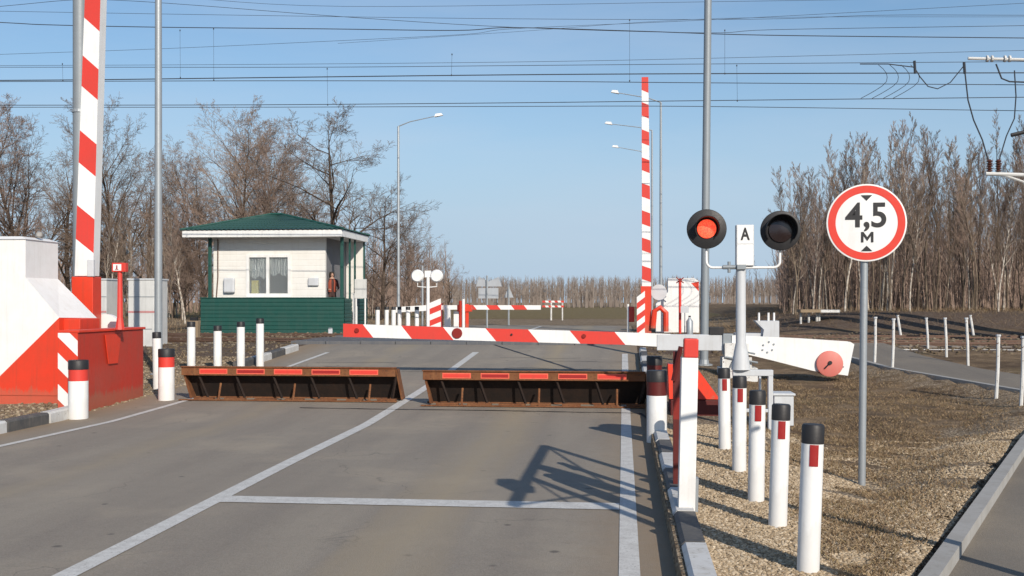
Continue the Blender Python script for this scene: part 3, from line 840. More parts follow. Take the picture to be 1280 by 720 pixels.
for i, px in enumerate((472, 481, 492, 497, 510, 519)):
    marker('small far white post with black top left of the far barrier', px, 425, 391, .15 if i != 3 else .14, 'thin', 0, 'far white posts beyond the tracks', us_=(uz(px, 0, 36)[0], 36+.3*(i % 2), H(36)), hgt=.88, band=False)

# ------------------------------------------------------------------ white square post by the right kerb and the red one behind it
u, s, z = ground(860, 643)
u = 3.99; s = 8.35; z = H(s)+.08
t = thing('boom_rest_post', 'white square post with red cap standing at the right kerb', 'post', R(uz(858, 0, s)[0], s, z))
mb = MB(); mb.box(-.06, .06, -.04, .0, -.1, 1.16); mb.box(-.06, -.045, .0, .12, -.1, 1.16); mb.box(.045, .06, .0, .12, -.1, 1.16); mb.build('post', 'whitepost', t, bevel=.004)
mb = MB(); mb.box(-.045, .06, -.03, .10, 1.161, 1.30); mb.build('cap', 'redboom', t, bevel=.01)
mb = MB(); mb.box(.062, .082, -.02, .08, -.1, .28); mb.build('bracket', 'galv', t)
t.rotation_euler = (0, math.radians(1.2), ROT)
s = 9.35
t = thing('striped_post', 'dark red and grey banded post close behind the white kerb post', 'post', R(uz(846, 0, s)[0], s, H(s)+.1))
mb = MB()
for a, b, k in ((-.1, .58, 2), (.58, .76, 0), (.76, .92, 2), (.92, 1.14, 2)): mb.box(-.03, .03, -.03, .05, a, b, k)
mb.build('post', ['darkred', 'greywhite', 'maroon'], t)  # the post's shade is painted as a darker red
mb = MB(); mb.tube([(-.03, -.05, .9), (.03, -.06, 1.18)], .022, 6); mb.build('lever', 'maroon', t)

# ------------------------------------------------------------------ low red housing right of the bollard, shade put into its body colour
s = 14.9; uc, _ = uz(883, 0, s); zb = H(s)+.05
t = thing('barrier_drive_box', 'low dark red housing with bright red sloping lid behind the posts', 'housing', R(uc, s, zb))
ql = lambda px, py: loc_uz(px, py, s, uc, zb)
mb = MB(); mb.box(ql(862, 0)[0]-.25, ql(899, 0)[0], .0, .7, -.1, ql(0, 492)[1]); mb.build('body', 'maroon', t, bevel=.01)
mb = MB(); zt0 = ql(0, 491)[1]; xl = ql(862, 0)[0]-.27; xr = ql(900, 0)[0]; zh = ql(0, 452)[1]
mb.add([(xl, -.02, zt0), (xr, -.02, zt0), (xr, .72, zt0), (xl, .72, zt0), (xl, .35, zh), (ql(872, 0)[0], .35, zh-.03), (ql(872, 0)[0], .72, zh-.03), (xl, .72, zh)],
       [(0, 1, 5, 4), (1, 2, 6, 5), (4, 5, 6, 7), (3, 0, 4, 7), (2, 3, 7, 6), (3, 2, 1, 0)])
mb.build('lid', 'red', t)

# ------------------------------------------------------------------ crossing signal with two lamps
s = 14.0; uc, _ = uz(926, 0, s); zb = TH(uc, s)
sig = thing('crossing_signal', 'railway crossing signal with two round black lamps, left one lit red, and a plate', 'traffic signal', R(uc, s, zb))
qs = lambda px, py: loc_uz(px, py, s, uc, zb)
zc = qs(926, 462)[1]; zt = qs(926, 334)[1]
mb = MB(); mb.lathe([(.12, zc), (.115, zc+.03), (.085, zc+.22), (.062, zc+.34), (.06, zt-.02), (.06, zt)], 16); mb.build('mast', 'greywhite', sig, smooth=True)
mb = MB(); xr = qs(966, 0)[0]
mb.box(-.10, xr, -.05, .05, zc-.075, zc); mb.box(xr-.06, xr-.002, -.049, .049, -.1, zc-.076); mb.box(-.098, -.04, -.049, .049, -.1, zc-.076)
mb.box(xr-.14, xr-.11, .25, .28, -.1, zc-.1); mb.box(-.098, xr-.002, -.04, .04, .18, .22)
mb.build('stand', 'greywhite', sig, bevel=.006)
mb = MB(); bz = qs(0, 505)[1]; tz = qs(0, 487)[1]; mb.box(xr+.03, xr+.27, .1, .45, .0, tz); mb.box(xr+.01, xr+.29, .08, .47, tz, tz+.03); mb.build('junction_box', 'greywhite', sig, bevel=.01)
mb = MB(); cxp = qs(926, 0)[0]; a = qs(919.5, 333); b = qs(942, 281)
mb.box(a[0], b[0], -.06, .07, a[1], b[1]); plate = mb.build('letter_box', 'greywhite', sig, bevel=.012)
mb = MB(); mb.box(a[0]+.012, b[0]-.012, -.066, -.0602, (a[1]+b[1])/2+.02, b[1]-.012); mb.box(a[0]+.012, b[0]-.012, -.066, -.0602, a[1]+.012, (a[1]+b[1])/2+.012)
mb.build('plate', 'white', plate)
text_mesh('A', .21, 'letter', 'black', plate, ((a[0]+b[0])/2, -.068, b[1]-.125), .001, .006, .72)
mb = MB(); mb.box(-.055, .055, -.09, .07, zt-.03, zt+.03); mb.tube([qs(903, 0)[:1]+(-.03, zt-.0), (-.05, -.03, zt)], .028, 8); mb.tube([(qs(911, 0)[0], -.03, zt-.07), (qs(911, 0)[0], -.03, zt+.07)], .02, 8)
mb.build('clamp', 'polegrey', sig, bevel=.004)
def lampunit(px, py, lit, armx, side):
    x, z = qs(px, py); r = .246
    mb = MB(); mb.lathe([(r, .0), (r, -.015), (r-.012, -.022)], 40, 0, 'y', (x, -.03, z)); disc = mb.build('lamp_disc', 'black', sig, smooth=True)
    mb = MB(); mb.lathe([(.17, 0), (.16, .12), (.10, .2)], 24, 0, 'y', (x, -.03, z)); mb.build('lamp_housing', 'black', disc, smooth=True)
    # visor: open hood round the upper lens
    mb = MB(); n = 28; R1 = .15 if lit else .19
    a0, a1 = (math.radians(-35), math.radians(215)); Lv = .16
    vs = []
    for i in range(n+1):
        a = a0+(a1-a0)*i/n; k = .5+.5*math.sin(a)
        ln = .05+Lv*max(0, k)
        for rr, yy in ((R1, -.05), (R1*1.02, -.05-ln), (R1*1.02-.008, -.05-ln), (R1-.008, -.05)):
            vs.append((x+math.cos(a)*rr, yy, z+math.sin(a)*rr))
    fs = []
    for i in range(n):
        for k in range(4):
            k2 = (k+1) % 4; fs.append((4*i+k, 4*i+k2, 4*i+4+k2, 4*i+4+k))
    mb.add(vs, fs); mb.build('visor', 'black', disc, smooth=True)
    mb = MB(); mb.lathe([(.118 if lit else .15, 0), (.115 if lit else .145, -.02), (.08, -.032), (.03, -.037)], 28, 0, 'y', (x, -.052, z)); mb.build('lens', 'lit' if lit else 'lens_dark', disc, smooth=True)
    # arm
    az = zt-.005; zb2 = z-r+.01
    pts = [(x, .02, zb2+.05), (x, .02, zb2), (x, .0, az+.09)]
    for k in range(1, 7):
        a = math.pi/2*k/6; pts.append((x+side*(.08-.08*math.cos(a)), -.01, az+.08-.08*math.sin(a)))
    pts.append((armx, -.02, az))
    mb = MB(); mb.tube(pts, .016, 10); mb.build('arm', 'white', sig, smooth=True)
lampunit(883, 286.5, True, qs(905, 0)[0], 1)
lampunit(975, 288.5, False, .03, -1)

# ------------------------------------------------------------------ height limit sign
u, s, z = ground(1077, 607)
sg = thing('height_limit_sign', 'round red bordered 4,5 m height limit sign on a grey pole', 'road sign', R(u, s, z), rotz=math.radians(-9))
d = R(u, s).y; ht = lambda py: CAMZ-(py-HY)/F*d-z
dz_ = ht(279)
mb = MB(); mb.tube([(0, 0, -.2), (.03, 0, dz_+.3)], .033, 14); mb.build('pole', 'galv', sg, smooth=True)
r = .352; cx_ = .035
mb = MB(); mb.lathe([(r-.01, .012), (r, .008), (r, -.006), (r-.012, -.008)], 64, 0, 'y', (cx_, -.045, dz_)); disc = mb.build('sign_face', 'white', sg, smooth=True)
def ring(r0, r1, y, mat, name):
    mb = MB(); n = 72; vs = []
    for i in range(n):
        a = 2*math.pi*i/n
        for rr, yy in ((r0, y), (r1, y), (r1, y+.0008), (r0, y+.0008)): vs.append((cx_+math.cos(a)*rr, yy, dz_+math.sin(a)*rr))
    fs = []
    for i in range(n):
        j = (i+1) % n
        for k in range(4):
            k2 = (k+1) % 4; fs.append((4*i+k, 4*j+k, 4*j+k2, 4*i+k2))
    mb.add(vs, fs); return mb.build(name, mat, disc)
M['signred'] = paint('sign_red_film', (.70, .055, .035), .3, .12, (.5, .15, .1))
ring(.272, .338, -.0555, 'signred', 'red_border')
yb = -.0565
text_mesh('4,5', .31, 'numerals', 'black', disc, (cx_-.0, yb, dz_+.058), .001, .0055, .98)
mb = MB(); q0 = cx_-.048; zl0 = dz_-.178; hw = .108; hh_ = .095; sw = .021
mb.prism([(q0, zl0), (q0+sw, zl0), (q0+sw, zl0+hh_-.035), (q0+hw/2, zl0+.012), (q0+hw-sw, zl0+hh_-.035), (q0+hw-sw, zl0), (q0+hw, zl0), (q0+hw, zl0+hh_), (q0+hw-sw, zl0+hh_), (q0+hw/2, zl0+.048), (q0+sw, zl0+hh_), (q0, zl0+hh_)], yb-.001, yb)
mb.build('letter', 'black', disc)
for sg_, zz in ((1, .250), (-1, -.258)):
    mb = MB(); zb_ = dz_+zz
    mb.prism([(cx_-.05, zb_), (cx_, zb_-.05*sg_), (cx_+.05, zb_)] if sg_ > 0 else [(cx_-.05, zb_), (cx_+.05, zb_), (cx_, zb_+.05)], yb-.001, yb); mb.build('triangle', 'black', disc)
mb = MB(); mb.box(cx_-.05, cx_+.05, -.042, .045, dz_-.17, dz_-.13); mb.box(cx_-.05, cx_+.05, -.042, .045, dz_+.13, dz_+.17); mb.build('clamp', 'galv', sg)

# ------------------------------------------------------------------ left barrier machine
# striped pillar and red box at the kerb
uA, sA_, _ = ground(97, 527); 
sA_ = 15.15; uA = uz(97, 0, sA_)[0]; zA = H(sA_)
t = thing('red_barrier_box', 'tall red steel box with red and white striped end beside the road', 'housing', R(uA, sA_, zA-.02))
hN = uz(97, 416, sA_)[1]-zA+.02
w = uA-uz(72, 0, sA_)[0]
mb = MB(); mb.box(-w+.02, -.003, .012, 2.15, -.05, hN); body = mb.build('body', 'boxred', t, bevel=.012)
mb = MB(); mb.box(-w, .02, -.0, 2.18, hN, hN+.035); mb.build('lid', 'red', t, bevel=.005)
# stripes on the end face
mb = MB(); z = -.05; k = 1; st = .225
mb.v += []
zz = -.22
k = 0
while zz < hN+.6:
    a0, a1 = zz, zz+.225
    # stripe: left edge z from a0..a1, right edge lower (slanting down to the right)
    sl = -.28
    poly = [(-w+.003, a0), (-.0, a0+sl), (-.0, a1+sl), (-w+.003, a1)]
    for lo_, keep_above in ((-.05, True), (hN-.002, False)):
        out_ = []
        for i_ in range(len(poly)):
            p_, q_ = poly[i_], poly[(i_+1) % len(poly)]
            ip = (p_[1] >= lo_) == keep_above; iq = (q_[1] >= lo_) == keep_above
            if ip: out_.append(p_)
            if ip != iq:
                f_ = (lo_-p_[1])/(q_[1]-p_[1]); out_.append((p_[0]+(q_[0]-p_[0])*f_, lo_))
        poly = out_
        if len(poly) < 3: break
    if len(poly) >= 3:
        mb.add([(x, .002, zq) for x, zq in poly], [tuple(range(len(poly)))], k % 2)
    zz += .225; k += 1
# exact clipping for slanted stripes is not needed: ends butt on the lid and ground
mb.build('striped_end', ['white', 'red'], t)
mb = MB(); mb.prism([(-.26, 1.0), (.26, 1.0), (.15, .55), (-.15, .55)], -.012, 0)
gp = mb.build('gusset_plate', 'red', t); gp.rotation_euler = (0, 0, math.pi/2); gp.location = (.012, 1.05, hN-1.05)
# slim red warning post on the box
s2 = sA_+1.1; uu, _ = uz(150, 0, s2)
t2 = thing('warning_post', 'slim red post with small white plate on top of the red box', 'sign post', R(uu, s2, zA+hN))
hz = uz(150, 340, s2)[1]-(zA+hN)
mb = MB(); mb.tube([(0, 0, 0), (0, 0, .12), (0, 0, .2), (0, 0, hz)], [.075, .055, .045, .035], 8); mb.build('post', 'redboom', t2, smooth=True)
mb = MB(); mb.box(-.11, .11, -.05, .05, hz, hz+.14); hd = mb.build('head', 'redboom', t2, bevel=.008)
mb = MB(); mb.box(-.085, .045, -.054, -.0502, hz+.02, hz+.12); mb.build('plate', 'white', hd)
mb = MB(); mb.box(-.035, -.015, -.058, -.0545, hz+.04, hz+.10); mb.box(-.05, .0, -.058, -.0545, hz+.035, hz+.045); mb.build('mark', 'refl', hd)

# big white cabinet with red lower part
sC = 16.0; uc = uz(32, 0, sC)[0]; zb = H(sC)-.02
t = thing('barrier_cabinet', 'big white slope-sided barrier cabinet with red lower half at left edge', 'housing', R(uc, sC, zb))
qc = lambda px, py: loc_uz(px, py, sC, uc, zb)
def Q(px, py): return qc(px, py)
D = .95
top = qc(32, 299)[1]; zsh = qc(32, 347)[1]; xs = qc(74, 0)[0]; zsl = qc(74, 397)[1]; xL = -1.9
x80 = xs
mb = MB()
# front face pieces: white above the diagonal, red below
zl = qc(-100, 575)[1]
dz0 = (-xL)/(xs-xL)
zdiag = lambda x: zsl-(xs-x)*((qc(74, 397)[1]-qc(0, 470)[1])/(xs-qc(0, 0)[0]))
xz = xs-(zsl-0)/((qc(74, 397)[1]-qc(0, 470)[1])/(xs-qc(0, 0)[0]))
xz = max(xz, xL)
fv = ([(xL, 0, 0), (xz, 0, 0)] if zdiag(xL) <= 0 else [(xL, 0, zdiag(xL))])+[ (xs, 0, zsl), (0, 0, zsh), (0, 0, top), (xL, 0, top)]
mb.add(fv, [tuple(range(len(fv)))], 0)
if zdiag(xL) > 0: mb.add([(xL, 0, 0), (xs, 0, 0), (xs, 0, zsl), (xL, 0, zdiag(xL))], [(0, 1, 2, 3)], 1)
else: mb.add([(xz, 0, 0), (xs, 0, 0), (xs, 0, zsl)], [(0, 1, 2)], 1); 
mb.add([(0, 0, zsh), (0, D, zsh), (0, D, top), (0, 0, top)], [(0, 1, 2, 3)], 0)
mb.add([(xs, 0, zsl), (xs+.12, D, zsl-.02), (0, D, zsh), (0, 0, zsh)], [(0, 1, 2, 3)], 0)
mb.add([(xs, 0, 0), (xs+.12, D, 0), (xs+.12, D, zsl-.02), (xs, 0, zsl)], [(0, 1, 2, 3)], 1)
mb.add([(xL, D, 0), (xs+.12, D, 0), (xs+.12, D, zsl-.02), (0, D, zsh), (0, D, top), (xL, D, top)], [(5, 4, 3, 2, 1, 0)], 0)
mb.add([(xL, 0, 0), (xL, D, 0), (xL, D, top), (xL, 0, top)], [(3, 2, 1, 0)], 0)
cab = mb.build('body', ['white', 'red'], t)
mb = MB(); lip = .0
mb.add([(xL-.02, -.02, top), (.02, -.02, top), (.02, D+.02, top), (xL-.02, D+.02, top), (xL+.05, .05, top+.05), (-.12, .10, top+.05), (-.12, D-.05, top+.05), (xL+.05, D-.05, top+.05)],
       [(0, 1, 5, 4), (1, 2, 6, 5), (2, 3, 7, 6), (3, 0, 4, 7), (4, 5, 6, 7), (3, 2, 1, 0)])
mb.build('roof', 'white', t)
mb = MB(); mb.lathe([(.02, 0), (.05, .03), (.05, .08), (.02, .10)], 12, 0, 'z', (-.02, D*.45, top+.04)); mb.build('vent_knob', 'concrete', t, smooth=True)
mb = MB(); mb.box(xL, xs-.02, -.012, -.002, .18, .20); mb.box(-.75, -.735, -.008, -.002, zdiag(-.74)+.05, top-.08); mb.build('seam', 'red', t)
mb = MB(); mb.box(xs-.02, xs+.27, .12, D-.2, zsl-.22, zsl-.02); mb.build('link_cover', 'red', t, bevel=.01)
# raised boom
sR = 17.6
u_b, z_b = uz(107, 415, sR)
t = thing('boom_barrier', 'raised red and white boom standing almost upright beside the white cabinet', 'barrier', R(u_b, sR, z_b), group='barrier booms')
qr = lambda px, py: loc_uz(px, py, sR, u_b, z_b)
def vbar(t, edges, stripes, dep, name='boom', slant=.16, mats=('white', 'redboom'), side=None):
    """edges: function(py)->(pxL,pxR); stripes: list of py colour changes from the bottom up"""
    mb = MB(); n = len(stripes)
    for i, py in enumerate(stripes):
        l, r_ = edges(py); xl, z1 = qr_(l, py); xr, _ = qr_(r_, py)
        sl = slant if 0 < i < n-1 else 0
        mb.v += [(xl, -dep/2, z1+sl), (xr, -dep/2, z1-sl), (xr, dep/2, z1-sl), (xl, dep/2, z1+sl)]
    for i in range(n-1):
        a = 4*i; b = a+4
        for k in range(4):
            k2 = (k+1) % 4; mb.f.append((a+k, a+k2, b+k2, b+k)); mb.m.append(side if (side is not None and k == 1) else i % 2)
    mb.f.append((3, 2, 1, 0)); mb.m.append(0); mb.f.append((4*n-4, 4*n-3, 4*n-2, 4*n-1)); mb.m.append((n-2) % 2)
    return mb.build(name, [mats[0], mats[1]], t)
qr_ = qr
ed = lambda py: (97.5+(345-py)*.0375, 120+(345-py)*.027)
bm_ = vbar(t, ed, [345, 308, 266, 213, 173, 118, 80, 33, -8, -55, -98], .22, slant=.12, side=0)
mb = MB(); a = qr(95, 415); b = qr(121.5, 346); mb.box(a[0], b[0], -.15, .15, -.6, b[1]); mb.build('boom_foot', 'red', t, bevel=.01)
mb = MB(); a = qr(115, 346); b = qr(123, 325); mb.box(a[0], b[0], -.17, -.112, a[1], b[1]); mb.build('hinge_box', 'greywhite', t, bevel=.01)
mb = MB(); x, z = qr(124, 413); mb.lathe([(.27, 0), (.27, .12)], 32, 0, 'y', (x, .2, z)); mb.build('counterweight', 'white', t, smooth=True)
mb = MB(); mb.box(-.3, .5, -.2, .2, -z_b+H(sR)-.1, -.3); mb.build('pedestal', 'red', t)

# masts
def mast(px, s, r0, r1, ztop, label, mat='galv', base_px=None, top_px=None):
    u, _ = uz(px, 0, s); zb = TH(u, s); h = ztop-zb
    t = thing('light_mast', label, 'mast', R(u, s, zb), group='tall steel masts')
    dx = 0
    if top_px is not None:
        u2, _ = uz(top_px, 0, s); dx = (u2-u)/((uz(px, 0, s)[1]-zb))*h
    mb = MB(); mb.tube([(0, 0, -.1), (dx*.5, 0, h*.5), (dx, 0, h)], [r0, (r0+r1)/2, r1], 14); mb.build('pole', mat, t, smooth=True)
    mb = MB(); mb.lathe([(r0*2.0, 0), (r0*2.0, .03), (r0*1.2, .035), (r0*1.1, .12)], 12); mb.build('base_flange', 'galv', t)
    return t, h, dx
t, h, dx = mast(100, 18.22, .122, .118, 10.5, 'thick grey mast standing behind the raised left boom', 'polegrey')
mb = MB(); mb.lathe([(.135, 0), (.135, .05)], 14, 0, 'z', (0, 0, uz(99, 141, 18.22)[1]-TH(uz(99, 0, 18.22)[0], 18.22))); mb.box(.1, .22, -.04, .04, uz(99, 141, 18.22)[1]-TH(uz(99, 0, 18.22)[0], 18.22), uz(99, 141, 18.22)[1]-TH(uz(99, 0, 18.22)[0], 18.22)+.04); mb.build('clamp_band', 'galv', t)
mast(198, 20.5, .078, .060, 10.2, 'slim grey light mast left of the booth', 'galv')
mast(880, 22.5, .085, .070, 11.0, 'tall grey mast behind the lit red signal lamp', 'polegrey', top_px=885)

# far street lamps
def street_lamp(pxm, pytop, arms, s, label, r=.09, headpx=10):
    r *= .7
    u, z1 = uz(pxm, pytop, s); zb = H(s)
    t = thing('street_lamp', label, 'street lamp', R(u, s, zb), group='street lamps beyond the crossing')
    h = z1-zb
    mb = MB(); mb.tube([(0, 0, -.1), (0, 0, h)], [r, r*.6], 8); mb.build('pole', 'galv', t, smooth=True)
    for (px, py) in arms:
        u2, z2 = uz(px, py, s); x2 = u2-u; zz = z2-zb
        mb = MB(); mb.tube([(0, 0, h), (x2*.3, 0, h+(zz-h)*.45), (x2, 0, zz)], [.024, .02, .016], 6); mb.build('arm', 'galv', t, smooth=True)
        sg2 = 1 if x2 > 0 else -1; L = headpx*s/F
        mb = MB(); mb.add([(x2-.05*sg2, -.1, zz-.04), (x2+L*sg2, -.06, zz+.02), (x2+L*sg2, .06, zz+.02), (x2-.05*sg2, .1, zz-.04),
                           (x2, -.08, zz+.08), (x2+L*.8*sg2, -.05, zz+.10), (x2+L*.8*sg2, .05, zz+.10), (x2, .08, zz+.08)],
                          [(0, 1, 5, 4), (1, 2, 6, 5), (2, 3, 7, 6), (3, 0, 4, 7), (4, 5, 6, 7), (3, 2, 1, 0)]); mb.build('lamp_head', 'white', t)
street_lamp(498, 158, [(545, 145)], 42, 'tall street lamp with arm to the right beyond the booth', .10, 9)
street_lamp(826, 128, [(772, 116)], 40, 'street lamp behind the upright far boom, topmost arm', .09, 8)
street_lamp(815, 163, [(764, 155)], 46, 'street lamp half hidden by the far boom, middle arm', .08, 8)
street_lamp(811, 193, [(772, 184)], 54, 'farthest street lamp with lowest arm behind the boom', .08, 7)

# ------------------------------------------------------------------ guard booth
SBO = 32.9+2.3
uR, _ = uz(430, 0, SBO); uL, _ = uz(251, 0, SBO)
zb = H(SBO)-.02
booth = thing('guard_booth', 'crossing keeper booth with cream walls, green skirt and green hipped roof', 'booth', R(uL, SBO, zb))
qb = lambda px, py: loc_uz(px, py, SBO, uL, zb)
W = uR-uL; Zp = qb(340, 373)[1]; Ze = qb(340, 296)[1]; DB = 3.2
zfl = .45
def cladding(mb, x0, x1, z0, z1, y, pitch=.13, d=.018, axis='x', sgn=-1):
    z = z0
    while z < z1-1e-4:
        e = min(z+pitch, z1)
        if axis == 'x':
            mb.add([(x0, y, z), (x1, y, z), (x1, y+sgn*d, z+.02), (x0, y+sgn*d, z+.02), (x1, y+sgn*d*.9, e-.025), (x0, y+sgn*d*.9, e-.025), (x1, y, e), (x0, y, e)],
                   [(0, 1, 2, 3), (3, 2, 4, 5), (5, 4, 6, 7)])
        else:
            mb.add([(y, x0, z), (y, x1, z), (y-sgn*d, x1, z+.02), (y-sgn*d, x0, z+.02), (y-sgn*d*.9, x1, e-.025), (y-sgn*d*.9, x0, e-.025), (y, x1, e), (y, x0, e)],
                   [(0, 1, 2, 3), (3, 2, 4, 5), (5, 4, 6, 7)])
        z = e
# green skirt: front, right return, left side
mb = MB(); mb.box(0, W, 0, .05, 0, Zp); cladding(mb, 0, W, .0, Zp-.02, -.001)
mb.box(0, .05, .05, DB, 0, Zp); mb.box(W-.05, W, .05, 1.0, 0, Zp); cladding(mb, .02, 1.0, 0, Zp-.02, W+.001, axis='y')
mb.box(W-.05, W, 1.75, DB, 0, Zp); cladding(mb, 1.75, DB, 0, Zp-.02, W+.001, axis='y')
mb.box(-.03, W+.03, -.03, .07, Zp, Zp+.035)
mb.build('skirt', 'green', booth)
mb = MB(); mb.box(.05, W-.05, .05, DB, 0, zfl); mb.build('floor', 'concrete', booth)
# cream wall with a window opening
xw0 = qb(263, 0)[0]; xw1 = qb(404, 0)[0]; yw = .28
wx0, wz0 = qb(306, 369); wx1, wz1 = qb(359, 319)
mb = MB()
mb.box(xw0, wx0, yw, yw+.12, zfl, Ze+.05); mb.box(wx1, xw1, yw, yw+.12, zfl, Ze+.05); mb.box(wx0, wx1, yw, yw+.12, zfl, wz0); mb.box(wx0, wx1, yw, yw+.12, wz1, Ze+.05)
for (a, b, c, d) in ((xw0, wx0, zfl, Ze), (wx1, xw1, zfl, Ze), (wx0, wx1, zfl, wz0), (wx0, wx1, wz1, Ze)):
    cladding(mb, a, b, c, d, yw-.001, .2, .006)
mb.box(xw0, xw0+.1, yw+.12, DB-.1, zfl, Ze+.05); mb.box(xw0, W-.1, DB-.2, DB-.1, zfl, Ze+.05)
mb.build('wall', 'siding', booth)
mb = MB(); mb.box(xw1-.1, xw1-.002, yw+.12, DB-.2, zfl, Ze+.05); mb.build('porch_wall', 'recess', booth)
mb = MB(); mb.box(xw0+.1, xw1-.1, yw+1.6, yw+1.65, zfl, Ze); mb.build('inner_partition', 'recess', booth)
# window
fr = .06
mb = MB(); y0 = yw-.045
mb.box(wx0-.04, wx0+fr, y0, yw+.06, wz0-.04, wz1+.04); mb.box(wx1-fr, wx1+.04, y0, yw+.06, wz0-.04, wz1+.04)
mb.box(wx0+fr, wx1-fr, y0, yw+.06, wz0-.04, wz0+fr); mb.box(wx0+fr, wx1-fr, y0, yw+.06, wz1-fr, wz1+.04)
xm = qb(331.5, 0)[0]; mb.box(xm-.05, xm+.05, y0-.004, yw+.06, wz0+fr, wz1-fr)
wf = mb.build('window', 'fascia', booth, bevel=.004)
mb = MB(); mb.box(wx0-.07, wx1+.07, y0-.06, y0, wz0-.075, wz0-.04); mb.build('sill', 'fascia', wf)
for a, b in ((wx0+fr, xm-.05), (xm+.05, wx1-fr)):
    mb = MB(); mb.box(a, b, yw+.01, yw+.018, wz0+fr, wz1-fr); mb.build('pane', 'glass', wf)
    mb = MB(); n = 24; vs = []; zz0 = wz0+.45*(wz1-wz0) if a < xm-.3 else wz0+.52*(wz1-wz0)
    for i in range(n+1):
        x = a+(b-a)*i/n; y = yw+.10+.02*math.sin(i*1.7); zl_ = zz0+.05*math.sin(i*.5+a)
        vs += [(x, y, zl_), (x, y, wz1-.02)]
    mb.add(vs, [(2*i, 2*i+2, 2*i+3, 2*i+1) for i in range(n)]); mb.build('curtain', 'curtain', wf)
mb = MB(); mb.box(wx0+.08, wx0+.3, yw+.14, yw+.3, wz0, wz0+.5); mb.build('window_plant_pot', 'yellow', wf)
# posts
for px in (261, 426.5):
    mb = MB(); x = qb(px, 0)[0]; mb.box(x-.05, x+.05, .06, .16, Zp+.035, Ze+.02); mb.build('corner_post', 'green', booth, bevel=.006)
mb = MB(); mb.box(W-.13, W-.05, DB-.15, DB-.07, Zp, Ze+.02); mb.box(W-.10, W-.04, 1.7, 1.76, 0, Ze+.02); mb.box(W-.10, W-.04, 1.0, 1.06, 0, Ze+.02); mb.build('porch_posts', 'green', booth)
mb = MB(); x = qb(269, 0)[0]; mb.tube([(x, yw-.04, Ze-.05), (x, yw-.04, 1.9), (x-.05, yw-.04, Zp+.05)], .02, 6); mb.build('cable_pipe', 'rail', booth)
def bx_on(name, pxa, pya, pxb, pyb, mat, dep=.14, bev=.02):
    a = qb(pxa, pyb); b = qb(pxb, pya); mb = MB(); mb.box(a[0], b[0], yw-dep, yw-.012, a[1], b[1]); return mb.build(name, mat, booth, bevel=bev)
vb = bx_on('vent_box', 277, 347, 291, 366, 'greywhite', .16, .05)
bx_on('meter_box', 383, 347, 396, 357, 'greywhite', .10)
# roof: hip
ex0 = qb(228, 0)[0]+.17; ex1 = qb(427.5, 0)[0]+.0; ey0 = -.42; ey1 = DB-.05
zf1 = qb(0, 291)[1]; zf0 = qb(0, 299)[1]
ex1 = max(ex1, W-.05)+.10
mb = MB(); mb.box(ex0, ex1, ey0, ey1, zf0, zf1-.001); mb.build('fascia', 'fascia', booth)
ymid = (ey0+ey1)/2; ax = uz(345, 0, SBO+ymid)[0]-uL
az = CAMZ-(266-HY)/F*(R(0, SBO+ymid).y)-zb
mb = MB(); e = .05; rdg = .0
r0 = (ex0-e, ey0-e, zf1); r1 = (ex1+e, ey0-e, zf1); r2 = (ex1+e, ey1+e, zf1); r3 = (ex0-e, ey1+e, zf1)
ra = (ax-.18, ymid, az); rb = (ax+.18, ymid, az)
def tilepanel(a, b, c, d, nrow=8, nc=34):
    """eave a-b, ridge d-c ; stepped rows and waves"""
    a, b, c, d = map(Vector, (a, b, c, d)); nrm = (b-a).cross(d-a).normalized(); vs = []; rows = 0
    for j in range(nrow):
        for jj in (0, 1):
            t = (j+jj*.999)/nrow
            for i in range(nc*4+1):
                f = i/(nc*4); p = a.lerp(d, t).lerp(b.lerp(c, t), f)
                off = .030*(1-jj)+.012*math.sin(i*math.pi/2)
                vs.append(p+nrm*off)
            rows += 1
    m_ = nc*4+1; fs = []
    for j in range(rows-1):
        for i in range(m_-1):
            k = j*m_+i; fs.append((k, k+1, k+m_+1, k+m_))
    mb.add(vs, fs)
tilepanel(r0, r1, rb, ra); tilepanel(r1, r2, rb, rb); tilepanel(r2, r3, ra, rb); tilepanel(r3, r0, ra, ra)
roof = mb.build('roof', 'roof', booth)
mb = MB()
for a, b in ((r0, ra), (r1, rb), (r2, rb), (r3, ra), (ra, rb)): mb.tube([Vector(a)+Vector((0, 0, .03)), Vector(b)+Vector((0, 0, .03))], .045, 6)
mb.build('ridge_caps', 'green', roof)
# railing on the far corner of the porch
mb = MB()
for k in range(6):
    mb.tube([(W+.03, 1.1+k*.11, 0), (W+.03, 1.1+k*.11, Zp+.15)], .014, 5)
mb.tube([(W+.03, 1.05, Zp+.15), (W+.03, 1.75, Zp+.15)], .02, 6)
mb.build('porch_railing', 'greywhite', booth)
# small things by the booth
def pxbox(name, label, cat, pxa, pya, pxb, pyb, s, dep, mat, bev=.01, group=None):
    ua, z1 = uz(pxa, pya, s); ub, z0_ = uz(pxb, pyb, s)
    t = thing(name, label, cat, R((ua+ub)/2, s, z0_), group=group)
    w_ = (ub-ua)/2; mb = MB(); mb.box(-w_, w_, 0, dep, 0, z1-z0_); mb.build('body', mat, t, bevel=bev)
    return t, w_, z1-z0_
t, w_, h_ = pxbox('notice_board', 'pale board on posts at the right corner of the booth', 'board', 443, 349, 458, 373, 36.4, .06, 'shedpanel')
mb = MB(); mb.tube([(-w_+.05, .03, -1.4), (-w_+.05, .03, 0)], .03, 6); mb.tube([(w_-.05, .03, -1.4), (w_-.05, .03, h_)], .03, 6); mb.build('legs', 'white', t)
t, w_, h_ = pxbox('concrete_post', 'stubby concrete post with dark top at the left foot of the booth', 'post', 235, 401, 247, 428, 30.9, .2, 'wood')
mb = MB(); mb.box(-w_*.7, w_*.7, .03, .17, h_, h_+.1); mb.build('cap', 'black', t)
